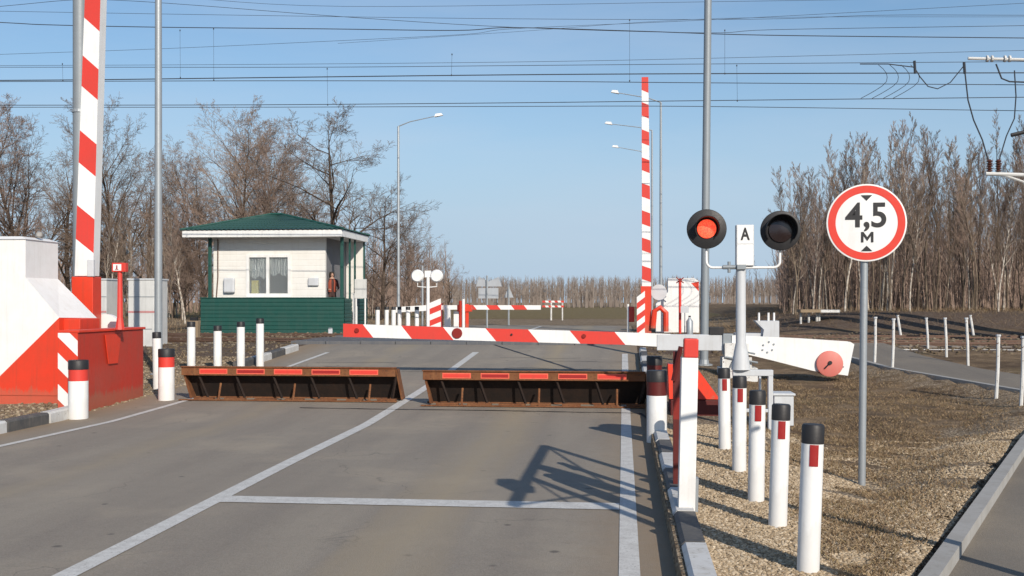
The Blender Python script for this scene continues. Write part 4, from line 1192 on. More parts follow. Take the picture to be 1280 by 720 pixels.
t, w_, h_ = pxbox('pipe_stub', 'short pale pipe stub in front of the booth skirt', 'pipe', 410, 411, 415, 421, 33.6, .1, 'greywhite', .02)
mb = MB(); mb.lathe([(.07, h_), (.07, h_+.03)], 10, 0, 'z', (0, .05, 0)); mb.build('lid', 'galv', t)

# ------------------------------------------------------------------ keeper in the porch
def person():
    s = SBO+.75; u, _ = uz(415, 0, s); zf = zb+zfl+.06
    t = thing('person', 'person with dark hair, dark jacket and dull red vest standing in the booth porch', 'person', R(u, s, zf), rotz=ROT+math.radians(25))
    top = uz(413, 340, s)[1]-zf; k = top/1.72
    V = []; E = []; Rr = []
    def v(x, y, z, r): V.append((x*k, y*k, z*k)); Rr.append((r*k, r*k*.9)); return len(V)-1
    pel = v(0, 0, .95, .15); wa = v(0, 0, 1.10, .135); ch = v(0, 0, 1.30, .165); sh = v(0, .01, 1.42, .12); nk = v(0, 0, 1.49, .055); hb = v(0, -.01, 1.56, .075); hm = v(0, -.015, 1.63, .09); ht_ = v(0, 0, 1.69, .06)
    E += [(pel, wa), (wa, ch), (ch, sh), (sh, nk), (nk, hb), (hb, hm), (hm, ht_)]
    for sx in (-1, 1):
        a = v(sx*.17, 0, 1.40, .065); b = v(sx*.24, -.03, 1.14, .05); c = v(sx*.17, -.24, 1.06, .038); d = v(sx*.14, -.31, 1.07, .03)
        E += [(sh, a), (a, b), (b, c), (c, d)]
        for f in range(4):
            p = v(sx*.14+(f-1.5)*.02, -.36, 1.07, .009); q_ = v(sx*.14+(f-1.5)*.021, -.40+(.008 if f in (0, 3) else 0), 1.05, .008); E += [(d, p), (p, q_)]
        p = v(sx*.14-sx*.045, -.33, 1.08, .01); E.append((d, p))
        a = v(sx*.09, 0, .86, .09); b = v(sx*.10, -.01, .48, .06); c = v(sx*.10, .01, .09, .042); d = v(sx*.11, -.13, .04, .035)
        E += [(pel, a), (a, b), (b, c), (c, d)]
    nose = v(0, -.10, 1.62, .014); E.append((hm, nose))
    me = bpy.data.meshes.new('body'); me.from_pydata(V, E, []); me.materials.append(M['jacket']); me.materials.append(M['skin'])
    ob = bpy.data.objects.new('body', me); COL.objects.link(ob)
    sk = ob.modifiers.new('skin', 'SKIN')
    for i, r_ in enumerate(Rr): me.skin_vertices[0].data[i].radius = r_
    me.skin_vertices[0].data[0].use_root = True
    sb = ob.modifiers.new('sub', 'SUBSURF'); sb.levels = 2; sb.render_levels = 2
    bpy.context.view_layer.update(); dg = bpy.context.evaluated_depsgraph_get()
    m2 = bpy.data.meshes.new_from_object(ob.evaluated_get(dg)); bpy.data.objects.remove(ob)
    m2.materials.clear(); m2.materials.append(M['jacket']); m2.materials.append(M['skin'])
    for p in m2.polygons:
        c = p.center/k; p.use_smooth = True
        p.material_index = 1 if (c.z > 1.47 or (c.y < -.27 and c.z > .9)) else 0
    ob = bpy.data.objects.new('body', m2); COL.objects.link(ob); ob.parent = t
    mb = MB(); mb.lathe([(.05*k, 1.73*k), (.085*k, 1.71*k), (.105*k, 1.64*k), (.10*k, 1.56*k), (.07*k, 1.50*k)][::-1], 16, 0, 'z', (0, .025*k, 0)); mb.build('hair', 'hair', t, smooth=True)
    mb = MB()
    for a in (-1, 1):
        mb.lathe([(.008*k, -.004), (.008*k, .004)], 8, 0, 'y', (a*.033*k, -.104*k, 1.635*k)); 
    mb.box(-.022*k, .022*k, -.10*k, -.093*k, 1.575*k, 1.582*k); mb.build('face_features', 'hair', t)
    mb = MB(); n = 24; vs = []
    for zz, rx, ry in ((.98, .175, .15), (1.12, .165, .14), (1.3, .19, .16), (1.40, .17, .14), (1.45, .10, .09)):
        for i in range(n):
            a = 2*math.pi*i/n; vs.append((math.cos(a)*rx*k, math.sin(a)*ry*k, zz*k))
    fs = [(j*n+i, j*n+(i+1) % n, (j+1)*n+(i+1) % n, (j+1)*n+i) for j in range(4) for i in range(n) if not (i in (17, 18) and j < 5)]
    mb.add(vs, fs); mb.build('vest', 'vest', t, smooth=True)
person()

# ------------------------------------------------------------------ far side: barriers, signal, signs
SF = 37.0; zb = H(SF)
def qf(px, py, s=SF): return uz(px, py, s)
# far left barrier, lowered
u0, _ = qf(540, 0)
t = thing('boom_barrier', 'far lowered barrier boom beyond the tracks with white arm on the left', 'barrier', R(u0, SF, zb), group='barrier booms')
l = lambda px, py, s=SF: (uz(px, py, s)[0]-u0, uz(px, py, s)[1]-zb)
cp = [541, 574, 594, 610, 624, 641, 657, 676]; cuts = [l(c, 384)[0] for c in cp]
zz1 = l(600, 387)[1]; zz2 = l(600, 381.5)[1]
mb = MB(); striped_bar(mb, cuts, -.05, .05, lambda x: (zz1, zz2), .06, 0); mb.build('boom', ['white', 'redboom'], t)
mb = MB(); mb.prism([l(490, 391), l(541, 388), l(541, 381), l(492, 384)], -.1, .1); mb.build('counterweight_arm', 'white', t)
mb = MB()
x0_, _ = l(538, 0); x1_, _ = l(552, 0)
for k in range(5):
    a = .0+k*.2; mb.add([(x0_, -.15, a), (x1_, -.15, a+.16), (x1_, -.15, a+.36), (x0_, -.15, a+.2)], [(0, 1, 2, 3)], k % 2)
mb.box(x0_, x1_, -.14, .3, -.1, 1.0, 1); mb.build('pedestal', ['white', 'redboom'], t)
mb = MB(); a = l(556, 407); b = l(563, 385); mb.box(a[0], b[0], -.1, .1, 0, b[1]); a = l(566, 407); b = l(573, 389); mb.box(a[0], b[0], .2, .4, 0, b[1]); mb.build('support', 'white', t)
# red rest post
u1, _ = qf(581, 0, 35.9)
t = thing('barrier_stand', 'red barrier stand with white rod in front of the far boom', 'stand', R(u1, 35.9, H(35.9)))
l2 = lambda px, py: (uz(px, py, 35.9)[0]-u1, uz(px, py, 35.9)[1]-H(35.9))
mb = MB(); mb.box(l2(574, 0)[0], l2(580, 0)[0], -.1, .1, -.05, l2(0, 376)[1]); mb.box(l2(572, 0)[0], l2(590, 0)[0], -.11, .09, l2(0, 389)[1], l2(0, 381)[1]); mb.box(l2(582, 0)[0], l2(586, 0)[0], -.06, .04, -.05, l2(0, 380)[1]); mb.build('frame', 'red', t, bevel=.01)
mb = MB(); mb.tube([(l2(580, 0)[0], -.13, 0), (l2(580, 0)[0], -.13, l2(0, 374)[1])], .05, 8); mb.build('rod', 'white', t)
# far signal seen from the back: white discs
s = 34.6; u1, _ = uz(535, 0, s); zb_ = H(s)
t = thing('crossing_signal', 'far crossing signal seen from behind, two white round backs on a white mast', 'traffic signal', R(u1, s, zb_))
l3 = lambda px, py: (uz(px, py, s)[0]-u1, uz(px, py, s)[1]-zb_)
mb = MB(); mb.tube([(0, 0, 0), (0, 0, l3(0, 342)[1])], .055, 10); mb.box(-.1, .1, -.05, .05, l3(0, 348)[1], l3(0, 340)[1]); mb.build('mast', 'white', t, smooth=True)
for px in (522, 546):
    x, z = l3(px, 345); mb = MB(); mb.lathe([(.17, -.10), (.205, -.05), (.21, 0)], 20, 0, 'y', (x, 0, z)); mb.build('lamp_back', 'white', t, smooth=True)
    mb = MB(); mb.tube([(x, 0, z-.18), (x, 0, l3(0, 359)[1]), (0, 0, l3(0, 360)[1])], .018, 6); mb.build('arm', 'white', t)
t = thing('slim_pole', 'thin grey pole just left of the far signal', 'pole', R(uz(528, 0, 39)[0], 39, H(39)))
mb = MB(); mb.tube([(0, 0, 0), (0, 0, uz(528, 332, 39)[1]-H(39))], .04, 6); mb.build('pole', 'galv', t); mb = MB(); mb.box(-.06, .06, -.05, .05, 0, .1); mb.build('foot', 'galv', t)
# sign backs
def signback(px, pybase, s, shapes, label):
    u1, _ = uz(px, 0, s); zq = H(s)
    t = thing('road_sign', label, 'road sign', R(u1, s, zq), group='road signs seen from behind')
    lq = lambda a, b: (uz(a, b, s)[0]-u1, uz(a, b, s)[1]-zq)
    top = max(lq(0, p[1])[1] for sh in shapes for p in sh)
    mb = MB(); mb.tube([(0, -.05, 0), (0, -.05, top)], .04, 6); mb.build('pole', 'galv', t)
    for i, sh in enumerate(shapes):
        mb = MB(); mb.prism([lq(*p) for p in sh], 0, .03); mb.build('panel', 'signback', t)
signback(609, 408, 43, [[(595, 358), (627, 358), (623, 346), (611, 352), (599, 346)], [(598, 373), (623, 373), (623, 360), (598, 360)]], 'grey back of a roadside sign with a rectangular panel under it')
signback(636, 403, 47, [[(630, 372), (642, 372), (636, 358)]], 'small grey triangular sign back right of the larger one')
# red lattice barricade
s = 58; u1, _ = uz(692, 0, s)
t = thing('barricade', 'small red and white lattice barricade far down the road', 'barricade', R(u1, s, H(s)))
lb = lambda a, b: (uz(a, b, s)[0]-u1, uz(a, b, s)[1]-H(s))
for py in (377, 383):
    mb = MB(); x0_, z_ = lb(678, py); x1_, _ = lb(705, py); cuts = [x0_+(x1_-x0_)*k/7 for k in range(8)]
    striped_bar(mb, cuts, -.04, .04, lambda x: (z_-.05, z_+.05), .03, 1); mb.build('rail', ['white', 'redboom'], t)
mb = MB(); mb.tube([(lb(689, 0)[0], 0, 0), (lb(689, 0)[0], 0, lb(0, 376)[1])], .05, 6); mb.tube([(lb(703, 0)[0], 0, 0), (lb(703, 0)[0], 0, lb(0, 376)[1])], .04, 6); mb.build('posts', 'whiteold', t)
# far right: raised boom, cabinet, stripes
SR = 36.0; zq = H(SR)
ub, _ = uz(806, 0, SR)
t = thing('boom_barrier', 'tall raised red and white boom beyond the tracks, right of the road', 'barrier', R(ub, SR, zq), group='barrier booms')
qr_ = lambda px, py: (uz(px, py, SR)[0]-ub, uz(px, py, SR)[1]-zq)
ed = lambda py: (802.5-(360-py)*.002, 814-(360-py)*.014)
vbar(t, ed, [359, 351, 334, 315, 299, 282, 265, 248, 231, 215, 199, 181, 164, 147, 130, 115, 97][::1], .16, slant=.05)
mb = MB(); a = qr_(801, 0)[0]; b = qr_(814, 0)[0]; mb.box(a, b, -.14, .14, 0, qr_(0, 359)[1]); mb.build('boom_foot', 'red', t)
mb = MB()
xa = qr_(796, 0)[0]; xb = qr_(806, 0)[0]; zz = 0
for k in range(6):
    mb.add([(xa, -.2, k*.2), (xb, -.2, k*.2+.2), (xb, -.2, k*.2+.4), (xa, -.2, k*.2+.2)], [(0, 1, 2, 3)], (k+1) % 2)
mb.box(xa, xb, -.19, .2, -.1, 1.2, 0); mb.build('striped_base', ['white', 'redboom'], t)
mb = MB(); mb.lathe([(.26, 0), (.26, .14)], 28, 0, 'y', (qr_(824, 0)[0], .3, qr_(0, 366)[1])); mb.build('counterweight', 'greywhite', t)
mb = MB(); pts = [qr_(816, 392)+(0,), qr_(820, 384), qr_(829, 386), qr_(831, 400)]; mb.tube([(qr_(816, 0)[0], -.22, qr_(0, 408)[1]), (qr_(818, 0)[0], -.22, qr_(0, 388)[1]), (qr_(825, 0)[0], -.22, qr_(0, 384)[1]), (qr_(832, 0)[0], -.22, qr_(0, 390)[1]), (qr_(832, 0)[0], -.22, qr_(0, 412)[1])], .09, 8); mb.build('drive_housing', 'red', t, smooth=True)
sC = 37.2; uc, _ = uz(850, 0, sC)
t = thing('barrier_cabinet', 'far white barrier cabinet with stepped left side and small red corner', 'housing', R(uc, sC, H(sC)))
qc = lambda px, py: (uz(px, py, sC)[0]-uc, uz(px, py, sC)[1]-H(sC))
mb = MB(); zg = -.05
poly = [(qc(820, 0)[0], zg), (qc(874, 0)[0], zg), qc(874, 352), qc(868, 347.5), qc(835, 348), qc(835, 365), qc(820, 380)]
mb.prism(poly, 0, 1.0); mb.build('body', 'white', t)
mb = MB(); mb.prism([qc(864, 354), qc(873.5, 364), qc(873.5, 352)], -.006, -.002); mb.build('red_corner', 'red', t)
t = thing('warning_post', 'slim red post with crossed top in front of the far white cabinet', 'sign post', R(uz(850, 0, 36.2)[0], 36.2, H(36.2)))
hh = uz(850, 350, 36.2)[1]-H(36.2)
mb = MB(); mb.tube([(0, 0, 0), (0, 0, hh)], .045, 8); mb.build('post', 'redboom', t)
mb = MB(); mb.tube([(-.12, 0, hh-.1), (.12, 0, hh+.08)], .02, 6); mb.tube([(.12, 0, hh-.1), (-.12, 0, hh+.08)], .02, 6); mb.lathe([(.06, -.05), (.06, .0)], 10, 0, 'y', (0, 0, hh)); mb.build('head', 'darkred', t)
t = thing('signal_lantern', 'small dark red lantern box on a white rod at the far roadside', 'lantern', R(uz(787, 0, 36.5)[0], 36.5, H(36.5)))
l5 = lambda px, py: (uz(px, py, 36.5)[0]-uz(787, 0, 36.5)[0], uz(px, py, 36.5)[1]-H(36.5))
mb = MB(); mb.box(l5(784, 0)[0], l5(793, 0)[0], -.1, .1, l5(0, 401)[1], l5(0, 383)[1]); mb.build('box', 'redboom', t, bevel=.03)
mb = MB(); mb.tube([(l5(785, 0)[0], -.12, 0), (l5(785, 0)[0], -.12, l5(0, 380)[1])], .035, 6); mb.build('rod', 'white', t)
t = thing('gas_cylinder', 'small grey cylinder standing before the far white cabinet', 'cylinder', R(uz(862, 0, 35.4)[0], 35.4, H(35.4)))
mb = MB(); mb.lathe([(.11, 0), (.11, .42), (.05, .5), (.03, .56)], 14); mb.build('body', 'galv', t, smooth=True); mb = MB(); mb.lathe([(.04, .56), (.04, .60)], 10); mb.build('valve', 'black', t)
t = thing('trackside_marker', 'pale small plate on a rod before the far cabinet', 'marker', R(uz(856, 0, 35.8)[0], 35.8, H(35.8)))
l6 = lambda py: uz(856, py, 35.8)[1]-H(35.8)
mb = MB(); mb.tube([(0, 0, 0), (0, 0, l6(390))], .02, 6); mb.build('rod', 'galv', t); mb = MB(); mb.box(-.13, .13, -.02, .02, l6(391), l6(383)); mb.build('plate', 'greywhite', t)

# relay cabinet and platform right of the road beyond
s = 26.0; uc, _ = uz(958, 0, s); zq = TH(uc, s)
t = thing('relay_cabinet', 'pale grey flared trackside cabinet behind the signal mast', 'cabinet', R(uc, s, zq))
qk = lambda px, py: (uz(px, py, s)[0]-uc, uz(px, py, s)[1]-zq)
mb = MB(); mb.prism([qk(953, 425), qk(974, 425), qk(974, 401), qk(944, 401), qk(955, 412)], 0, .5); mb.box(qk(920, 0)[0], qk(972, 0)[0], .1, .6, 0, qk(0, 414)[1]); mb.build('body', 'greywhite', t)
mb = MB()
for px in (950, 962, 969): mb.tube([(qk(px, 0)[0], .2, qk(0, 402)[1]), (qk(px, 0)[0], .2, qk(0, 390)[1])], .025, 6)
mb.build('rods', 'white', t)
s = 39; uc, _ = uz(1020, 0, s); zq = TH(uc, s)-.1
t = thing('platform', 'small wooden platform on pale legs at the edge of the birch grove', 'platform', R(uc, s, zq))
qk = lambda px, py: (uz(px, py, s)[0]-uc, uz(px, py, s)[1]-zq)
mb = MB(); mb.box(qk(999, 0)[0], qk(1024, 0)[0], -.3, .5, qk(0, 389.5)[1], qk(0, 386)[1], 0); mb.box(qk(1024, 0)[0], qk(1048, 0)[0], -.3, .5, qk(0, 389.5)[1], qk(0, 386.5)[1], 1); mb.build('deck', ['wood', 'whiteold'], t)
for px in (1001, 1011, 1021, 1024):
    mb = MB(); x = qk(px, 0)[0]; mb.tube([(x, 0, -.5), (x, 0, qk(0, 389.5)[1])], .04, 6); mb.build('leg', 'whiteold', t)

# white panels left
s = 26.5; 
def shed(pxa, pxb, pya, pyb, label):
    ua, z1 = uz(pxa, pya, s); ub, _ = uz(pxb, pya, s); zq = TH(ua, s)
    t = thing('metal_cabinet', label, 'cabinet', R(ua, s, zq), group='pale metal cabinets on the left')
    h = z1-zq; w_ = ub-ua
    mb = MB(); mb.box(0, w_, 0, .8, -.05, h); mb.build('body', 'shedpanel', t, bevel=.02)
    mb = MB(); mb.box(-.02, w_+.02, -.02, .82, h, h+.04); mb.build('roof', 'greywhite', t)
    mb = MB(); mb.box(0, w_, -.006, -.002, h*.50, h*.53); mb.build('stripe', 'pinkstripe', t)
    mb = MB(); mb.box(.0, w_, -.010, -.004, h*.74, h*.75); mb.box(.06, w_-.06, -.010, -.004, h*.25, h*.26); mb.build('door_gap', 'polegrey', t)
shed(160, 193, 350, 415, 'pale metal cabinet with thin pink stripe left of the light mast')
shed(112, 133, 350, 415, 'pale metal cabinet mostly hidden behind the raised left boom')

# footpath posts
posts = [(1093, 455, 396, 1.0), (1115, 460, 398, 1.5), (1160, 448, 397, -3), (1183, 453, 397, -2), (1210, 457, 397, -2), (1245, 495, 418, 2), (1276, 502, 420, 2)]
ds = [21.7, 20.7, 25, 22.9, 21.4, 16.7, 15.7]
for i, ((px, pb, pt, tl), d) in enumerate(zip(posts, ds)):
    p = P(px, pb, d); h = (pb-pt)*d/F
    side = ['leftmost of the row before the far bank', 'second from the left', 'third from the left, on the far side', 'fourth from the left, on the far side', 'fifth from the left, on the far side', 'second from the right, near side', 'at the right edge, near side'][i]
    t = thing('path_post', 'slim white leaning post along the footpath, '+side, 'post', p, group='slim white posts along the footpath')
    u_, s_ = US(p); t.location.z = TH(u_, s_)-.02; h = (CAMZ-(pt-HY)/F*d)-t.location.z
    mb = MB(); mb.tube([(0, 0, -.1), (.01, 0, h*.5), (0, 0, h)], .028, 8); mb.build('post', 'whiteold', t, smooth=True)
    mb = MB(); mb.lathe([(.04, h-.03), (.04, h)], 8); mb.build('cap', 'greywhite', t)
    t.rotation_euler = (0, math.radians(tl), ROT)
for px, pa, pb2, d in ((1122, 395, 416, 33), (1213, 395, 416, 33)):
    p = P(px+5, pb2, d); u_, s_ = US(p)
    t = thing('path_post', 'short white leaning post beyond the tracks, %s of the two' % ('left' if px < 1200 else 'right'), 'post', Vector((p.x, p.y, TH(u_, s_)-.05)), group='short leaning posts beyond the tracks')
    h = (CAMZ-(pa-HY)/F*d)-t.location.z
    mb = MB(); mb.tube([(0, 0, -.1), (-.12, 0, h)], .04, 8); mb.build('post', 'whiteold', t, smooth=True)
    mb = MB(); mb.lathe([(.045, 0), (.045, .03)], 8, 0, 'z', (-.12, 0, h)); mb.build('cap', 'greywhite', t)
# low white rail
t = thing('barrier_rail', 'long low white horizontal rail beyond the footpath', 'rail', R(uz(1105, 0, 25.5)[0], 25.5, TH(9.5, 25.5)))
zr = uz(1190, 438, 25.5)[1]-t.location.z
mb = MB(); mb.tube([(0, 0, zr), (6, 0, zr)], .025, 8); mb.build('rail', 'whiteold', t, smooth=True)
mb = MB()
for x in (.05, 2.9, 5.9): mb.tube([(x, .03, -.1), (x, .03, zr)], .025, 6)
mb.build('legs', 'whiteold', t)

# ------------------------------------------------------------------ overhead wires and droppers
def wire(pts, s, r, label, sag=True):
    W3 = []
    for px, py in pts:
        u, z = uz(px, py, s); W3.append(Vector((u, s, z)))
    # extend both ends
    a, b = W3[0], W3[1]; W3.insert(0, a+(a-b).normalized()*6)
    a, b = W3[-1], W3[-2]; W3.append(a+(a-b).normalized()*6)
    # catmull resample
    out = []
    n = len(W3)
    for i in range(n-1):
        p0 = W3[max(i-1, 0)]; p1 = W3[i]; p2 = W3[i+1]; p3 = W3[min(i+2, n-1)]
        for k in range(6):
            t = k/6; out.append(.5*((2*p1)+(p2-p0)*t+(2*p0-5*p1+4*p2-p3)*t*t+(3*p1-p0-3*p2+p3)*t**3))
    out.append(W3[-1])
    mb = MB(); mb.tube(out, r*1.25, 6); o = place(mb.build('overhead_wire', 'wire', smooth=True))
    tag(o, label, 'overhead wire', 'overhead wires above the tracks'); return o
N1, N2, N3 = 28.6, 32.8, 36.5
wires = [
 ([(0, 131.5), (320, 131), (640, 128.5), (860, 126), (1280, 121.5)], N1, .008, 'lowest contact wire, rising slightly to the right'),
 ([(0, 134), (320, 134), (640, 133), (870, 133), (1280, 138.5)], N2, .008, 'low wire dipping to the right, lowest of all wires at the right edge'),
 ([(0, 100.5), (130, 99.5), (330, 97), (640, 93.5), (900, 92), (1280, 91)], N1, .011, 'thick wire a little above the lowest pair, thickest by the light mast'),
 ([(0, 102), (320, 101), (640, 101.5), (880, 103.5), (1280, 106)], N2, .009, 'wire passing just behind the tip of the far raised boom'),
 ([(0, 82), (320, 80.5), (640, 77.5), (880, 73), (1280, 63)], N2, .005, 'thin wire rising to the right towards the bracket'),
 ([(130, 84), (400, 84), (640, 82), (880, 80), (1280, 77)], N1, .006, 'thin level wire above the thick one, ending at the white crossarm'),
 ([(0, 28), (60, 31), (200, 34), (400, 36), (570, 38), (640, 34.5), (800, 39), (960, 44), (1280, 47.5)], N1, .009, 'messenger wire sagging across the upper sky, dark on the right'),
 ([(0, 14), (300, 19), (640, 23.5), (940, 24), (1100, 19), (1280, 19)], N2, .005, 'faint upper wire running level at the right'),
 ([(0, 8), (90, 0), (150, 0.5), (250, 7), (430, 21), (640, 34), (880, 41), (970, 37), (1280, 32)], N2, .006, 'wire dropping from the top left corner towards the middle'),
 ([(0, 68), (200, 61), (400, 52), (580, 43), (640, 36), (840, 27), (1000, 19), (1280, 4)], N3, .005, 'thin slanting wire climbing to the top right corner'),
 ([(640, 40), (900, 23), (1280, 21)], N3, .004, 'very thin short-looking wire at the upper right'),
 ([(200, -5), (430, 8), (900, 2), (1280, -4)], N3, .005, 'topmost wire grazing the upper edge'),
]
for w_ in wires: wire(*w_)
def dropper(px, pa, pb2, s, r=.0035):
    mb = MB(); a = uz(px, pa, s); b = uz(px+random.uniform(-1, 1), pb2, s)
    mb.tube([(a[0], s, a[1]), (b[0], s, b[1])], r, 4); mb.lathe([(.015, -.02), (.015, .02)], 6, 0, 'z', (a[0], s, a[1])); mb.lathe([(.015, -.02), (.015, .02)], 6, 0, 'z', (b[0], s, b[1]))
    return place(mb.build('wire_dropper', 'wire'))
for px, a, b, s, w in ((267, 36, 100, N1, 'the left pair, right one'), (225, 38, 97, N1, 'the left pair, left one'), (78, 80, 101, N1, 'the far left, beside the thick mast'), (565, 68, 94, N1, 'the middle of the sky'),
                       (787, 25, 101, N1, 'the left of the far boom tip'), (906, 38, 92, N1, 'the right of the tall mast, upper'), (921, 82, 126, N1, 'the right of the tall mast, lower'), (409, 86, 131, N1, 'the oak-like tree top')):
    o = dropper(px, a, b, s); tag(o, 'thin vertical dropper between overhead wires near '+w, 'wire dropper', 'droppers between the overhead wires')
# jumper loops near the right
for i, px in enumerate((1090, 1104, 1118, 1130)):
    pts = []
    for k in range(9):
        t_ = k/8; y = 81+t_*42; x = px+[8, 14, 18, 19, 18, 13, 5, -4, -14][k]*1.0
        u, z = uz(x, y, N1); pts.append((u, N1, z))
    mb = MB(); mb.tube(pts, .008, 5); o = place(mb.build('jumper_loop', 'wire', smooth=True)); tag(o, 'curved jumper loop between two wires, %s of four' % ['leftmost', 'second from left', 'third from left', 'rightmost'][i], 'jumper cable', 'jumper loops on the overhead line')
def pcurve(name, pts, s, r, label, cat='jumper cable', mat='wire', group=None):
    q3 = [(uz(x, y, s)[0], s, uz(x, y, s)[1]) for x, y in pts]
    mb = MB(); mb.tube(q3, r, 6); o = place(mb.build(name, mat, smooth=True)); tag(o, label, cat, group); return o
pcurve('jumper_cable', [(1075, 80), (1110, 80), (1143, 84), (1150, 96), (1160, 108), (1172, 111), (1188, 103), (1205, 82)], N1, .014, 'thick dark jumper cable hanging in a bow before the white crossarm')
pcurve('jumper_cable', [(1205, 80), (1207, 98), (1210, 125), (1217, 150), (1228, 175), (1236, 203)], N1, .018, 'dark feeder cable falling from the wires to the left insulator')
pcurve('jumper_cable', [(1268, 88), (1270, 120), (1268, 148), (1258, 170), (1248, 203)], N1, .016, 'dark feeder cable falling to the right insulator')
pcurve('jumper_cable', [(1245, 80), (1252, 98), (1262, 102), (1290, 103)], N1, .02, 'short dark jumper under the white crossarm')
pcurve('wire_clamp', [(1143, 76), (1144, 92)], N1, .035, 'dark clamp on the wires left of the white crossarm', 'clamp')
pcurve('wire_clamp', [(1205, 78), (1206, 92)], N1, .035, 'dark clamp at the top of the left feeder cable', 'clamp')
# bracket mast at right (just outside the frame) carrying crossarm and insulators
uM, _ = uz(1345, 0, N1); zM = TH(uM, N1)
t = thing('catenary_mast', 'overhead line mast at the right edge with white crossarm and insulator bracket', 'catenary mast', R(uM, N1, zM))
lm = lambda px, py: (uz(px, py, N1)[0]-uM, uz(px, py, N1)[1]-zM)
mb = MB(); mb.tube([(0, 0, -.1), (0, 0, 9.0)], [.2, .14], 14); mb.build('mast', 'concrete', t, smooth=True)
a = lm(1210, 73); b = lm(1345, 76); mb = MB(); mb.tube([(a[0], 0, a[1]), (b[0], 0, b[1])], .04, 8)
for px in (1234, 1240, 1256, 1262): c = lm(px, 73.5); mb.lathe([(.02, -.03), (.085, -.02), (.085, .02), (.02, .03)], 10, 0, 'x', (c[0], 0, c[1]))
mb.build('crossarm', 'cable', t)
a = lm(1232, 217); b = lm(1345, 221); mb = MB(); mb.tube([(a[0], 0, a[1]), (b[0], 0, b[1])], .05, 8); c = lm(1255, 219); d = lm(1345, 250); mb.tube([(c[0], 0, c[1]), (d[0], 0, d[1])], .03, 6); brk = mb.build('bracket', 'cable', t)
for px in (1237, 1248):
    mb = MB(); c = lm(px, 215); prof = []
    for k in range(5): prof += [(.03, k*.06), (.075, k*.06+.02), (.075, k*.06+.035)]
    prof.append((.02, .32)); mb.lathe(prof, 10, 0, 'z', (c[0], 0, c[1])); mb.build('insulator', 'insul', brk)
mb = MB(); c = lm(1264, 169); d = lm(1345, 150); mb.tube([(c[0], 0, c[1]), (d[0], 0, d[1])], .05, 8); mb.build('stay_insulator', 'black', t)
# masts added out of frame, made thick so their shadows darken the bank
for k, (px, s) in enumerate(((1325, 31.2), (1400, 31.0), (1480, 30.8))):
    uM, _ = uz(px, 0, s); t = thing('catenary_mast', 'concrete line mast beyond the right edge, %s' % ['nearest the frame', 'middle', 'farthest out'][k], 'catenary mast', R(uM, s, TH(uM, s)))  # added mast, only for its shadow on the bank
    mb = MB(); mb.tube([(0, 0, -.1), (0, 0, 8.5)], [.36, .28], 12); mb.build('mast', 'concrete', t, smooth=True)
    mb = MB(); mb.tube([(0, 0, 7.6), (2.5, 0, 7.9)], .05, 6); mb.build('bracket', 'cable', t)

# ------------------------------------------------------------------ frame beside the photographer, its shadow falls on the road
tE = math.tan(SUN_EL); sx, sy = -math.sin(SUN_AZ), -math.cos(SUN_AZ)      # direction shadows run
def unshadow(px, py, h):
    d = CAMZ*F/(py-HY); L = h/tE
    return Vector(((px-CX)/F*d-sx*L, d-sy*L, h))
HF = 4.05
pA = unshadow(682, 557, HF); pB = unshadow(661, 595, HF); pE = unshadow(643, 631, HF-.1); pK = unshadow(645, 606, HF-.2)
t = thing('signal_gantry', 'steel bracket frame with lamp box and round plate beside the camera on the right', 'gantry', (pB.x, pB.y, .1), rotz=0)
o_ = Vector((pB.x, pB.y, .1))
mb = MB(); mb.tube([Vector((pA.x, pA.y, 0))-o_, pA-o_], .05, 8); mb.tube([Vector((pB.x, pB.y, 0))-o_, pB-o_], .05, 8); mb.build('posts', 'galv', t)
mb = MB(); mb.tube([pA-o_, pB-o_, pE-o_], .05, 8); mb.build('top_bar', 'galv', t)
mb = MB(); qd = unshadow(740, 617, 3.6); qe = unshadow(845, 611, 3.05); mb.tube([pE-o_, qd-o_, qe-o_], .018, 6)
mb.tube([pA-o_, unshadow(780, 617, 3.3)-o_], .02, 6); mb.tube([pB-o_, unshadow(712, 627, 3.55)-o_], .014, 6); mb.build('stay_rods', 'galv', t)
mb = MB(); c = pK-o_; mb.box(c.x-.09, c.x+.09, c.y-.16, c.y+.16, c.z-.14, c.z+.14); mb.build('lamp_box', 'polegrey', t, bevel=.03)
c = unshadow(725, 597, 3.3)-o_
mb = MB(); mb.lathe([(.50, -.012), (.50, .012)], 40, 0, 'y', (0, 0, 0)); pd = mb.build('round_plate', 'signback', t)
pd.location = c; pd.rotation_euler = (0, 0, math.radians(-67.5+13))

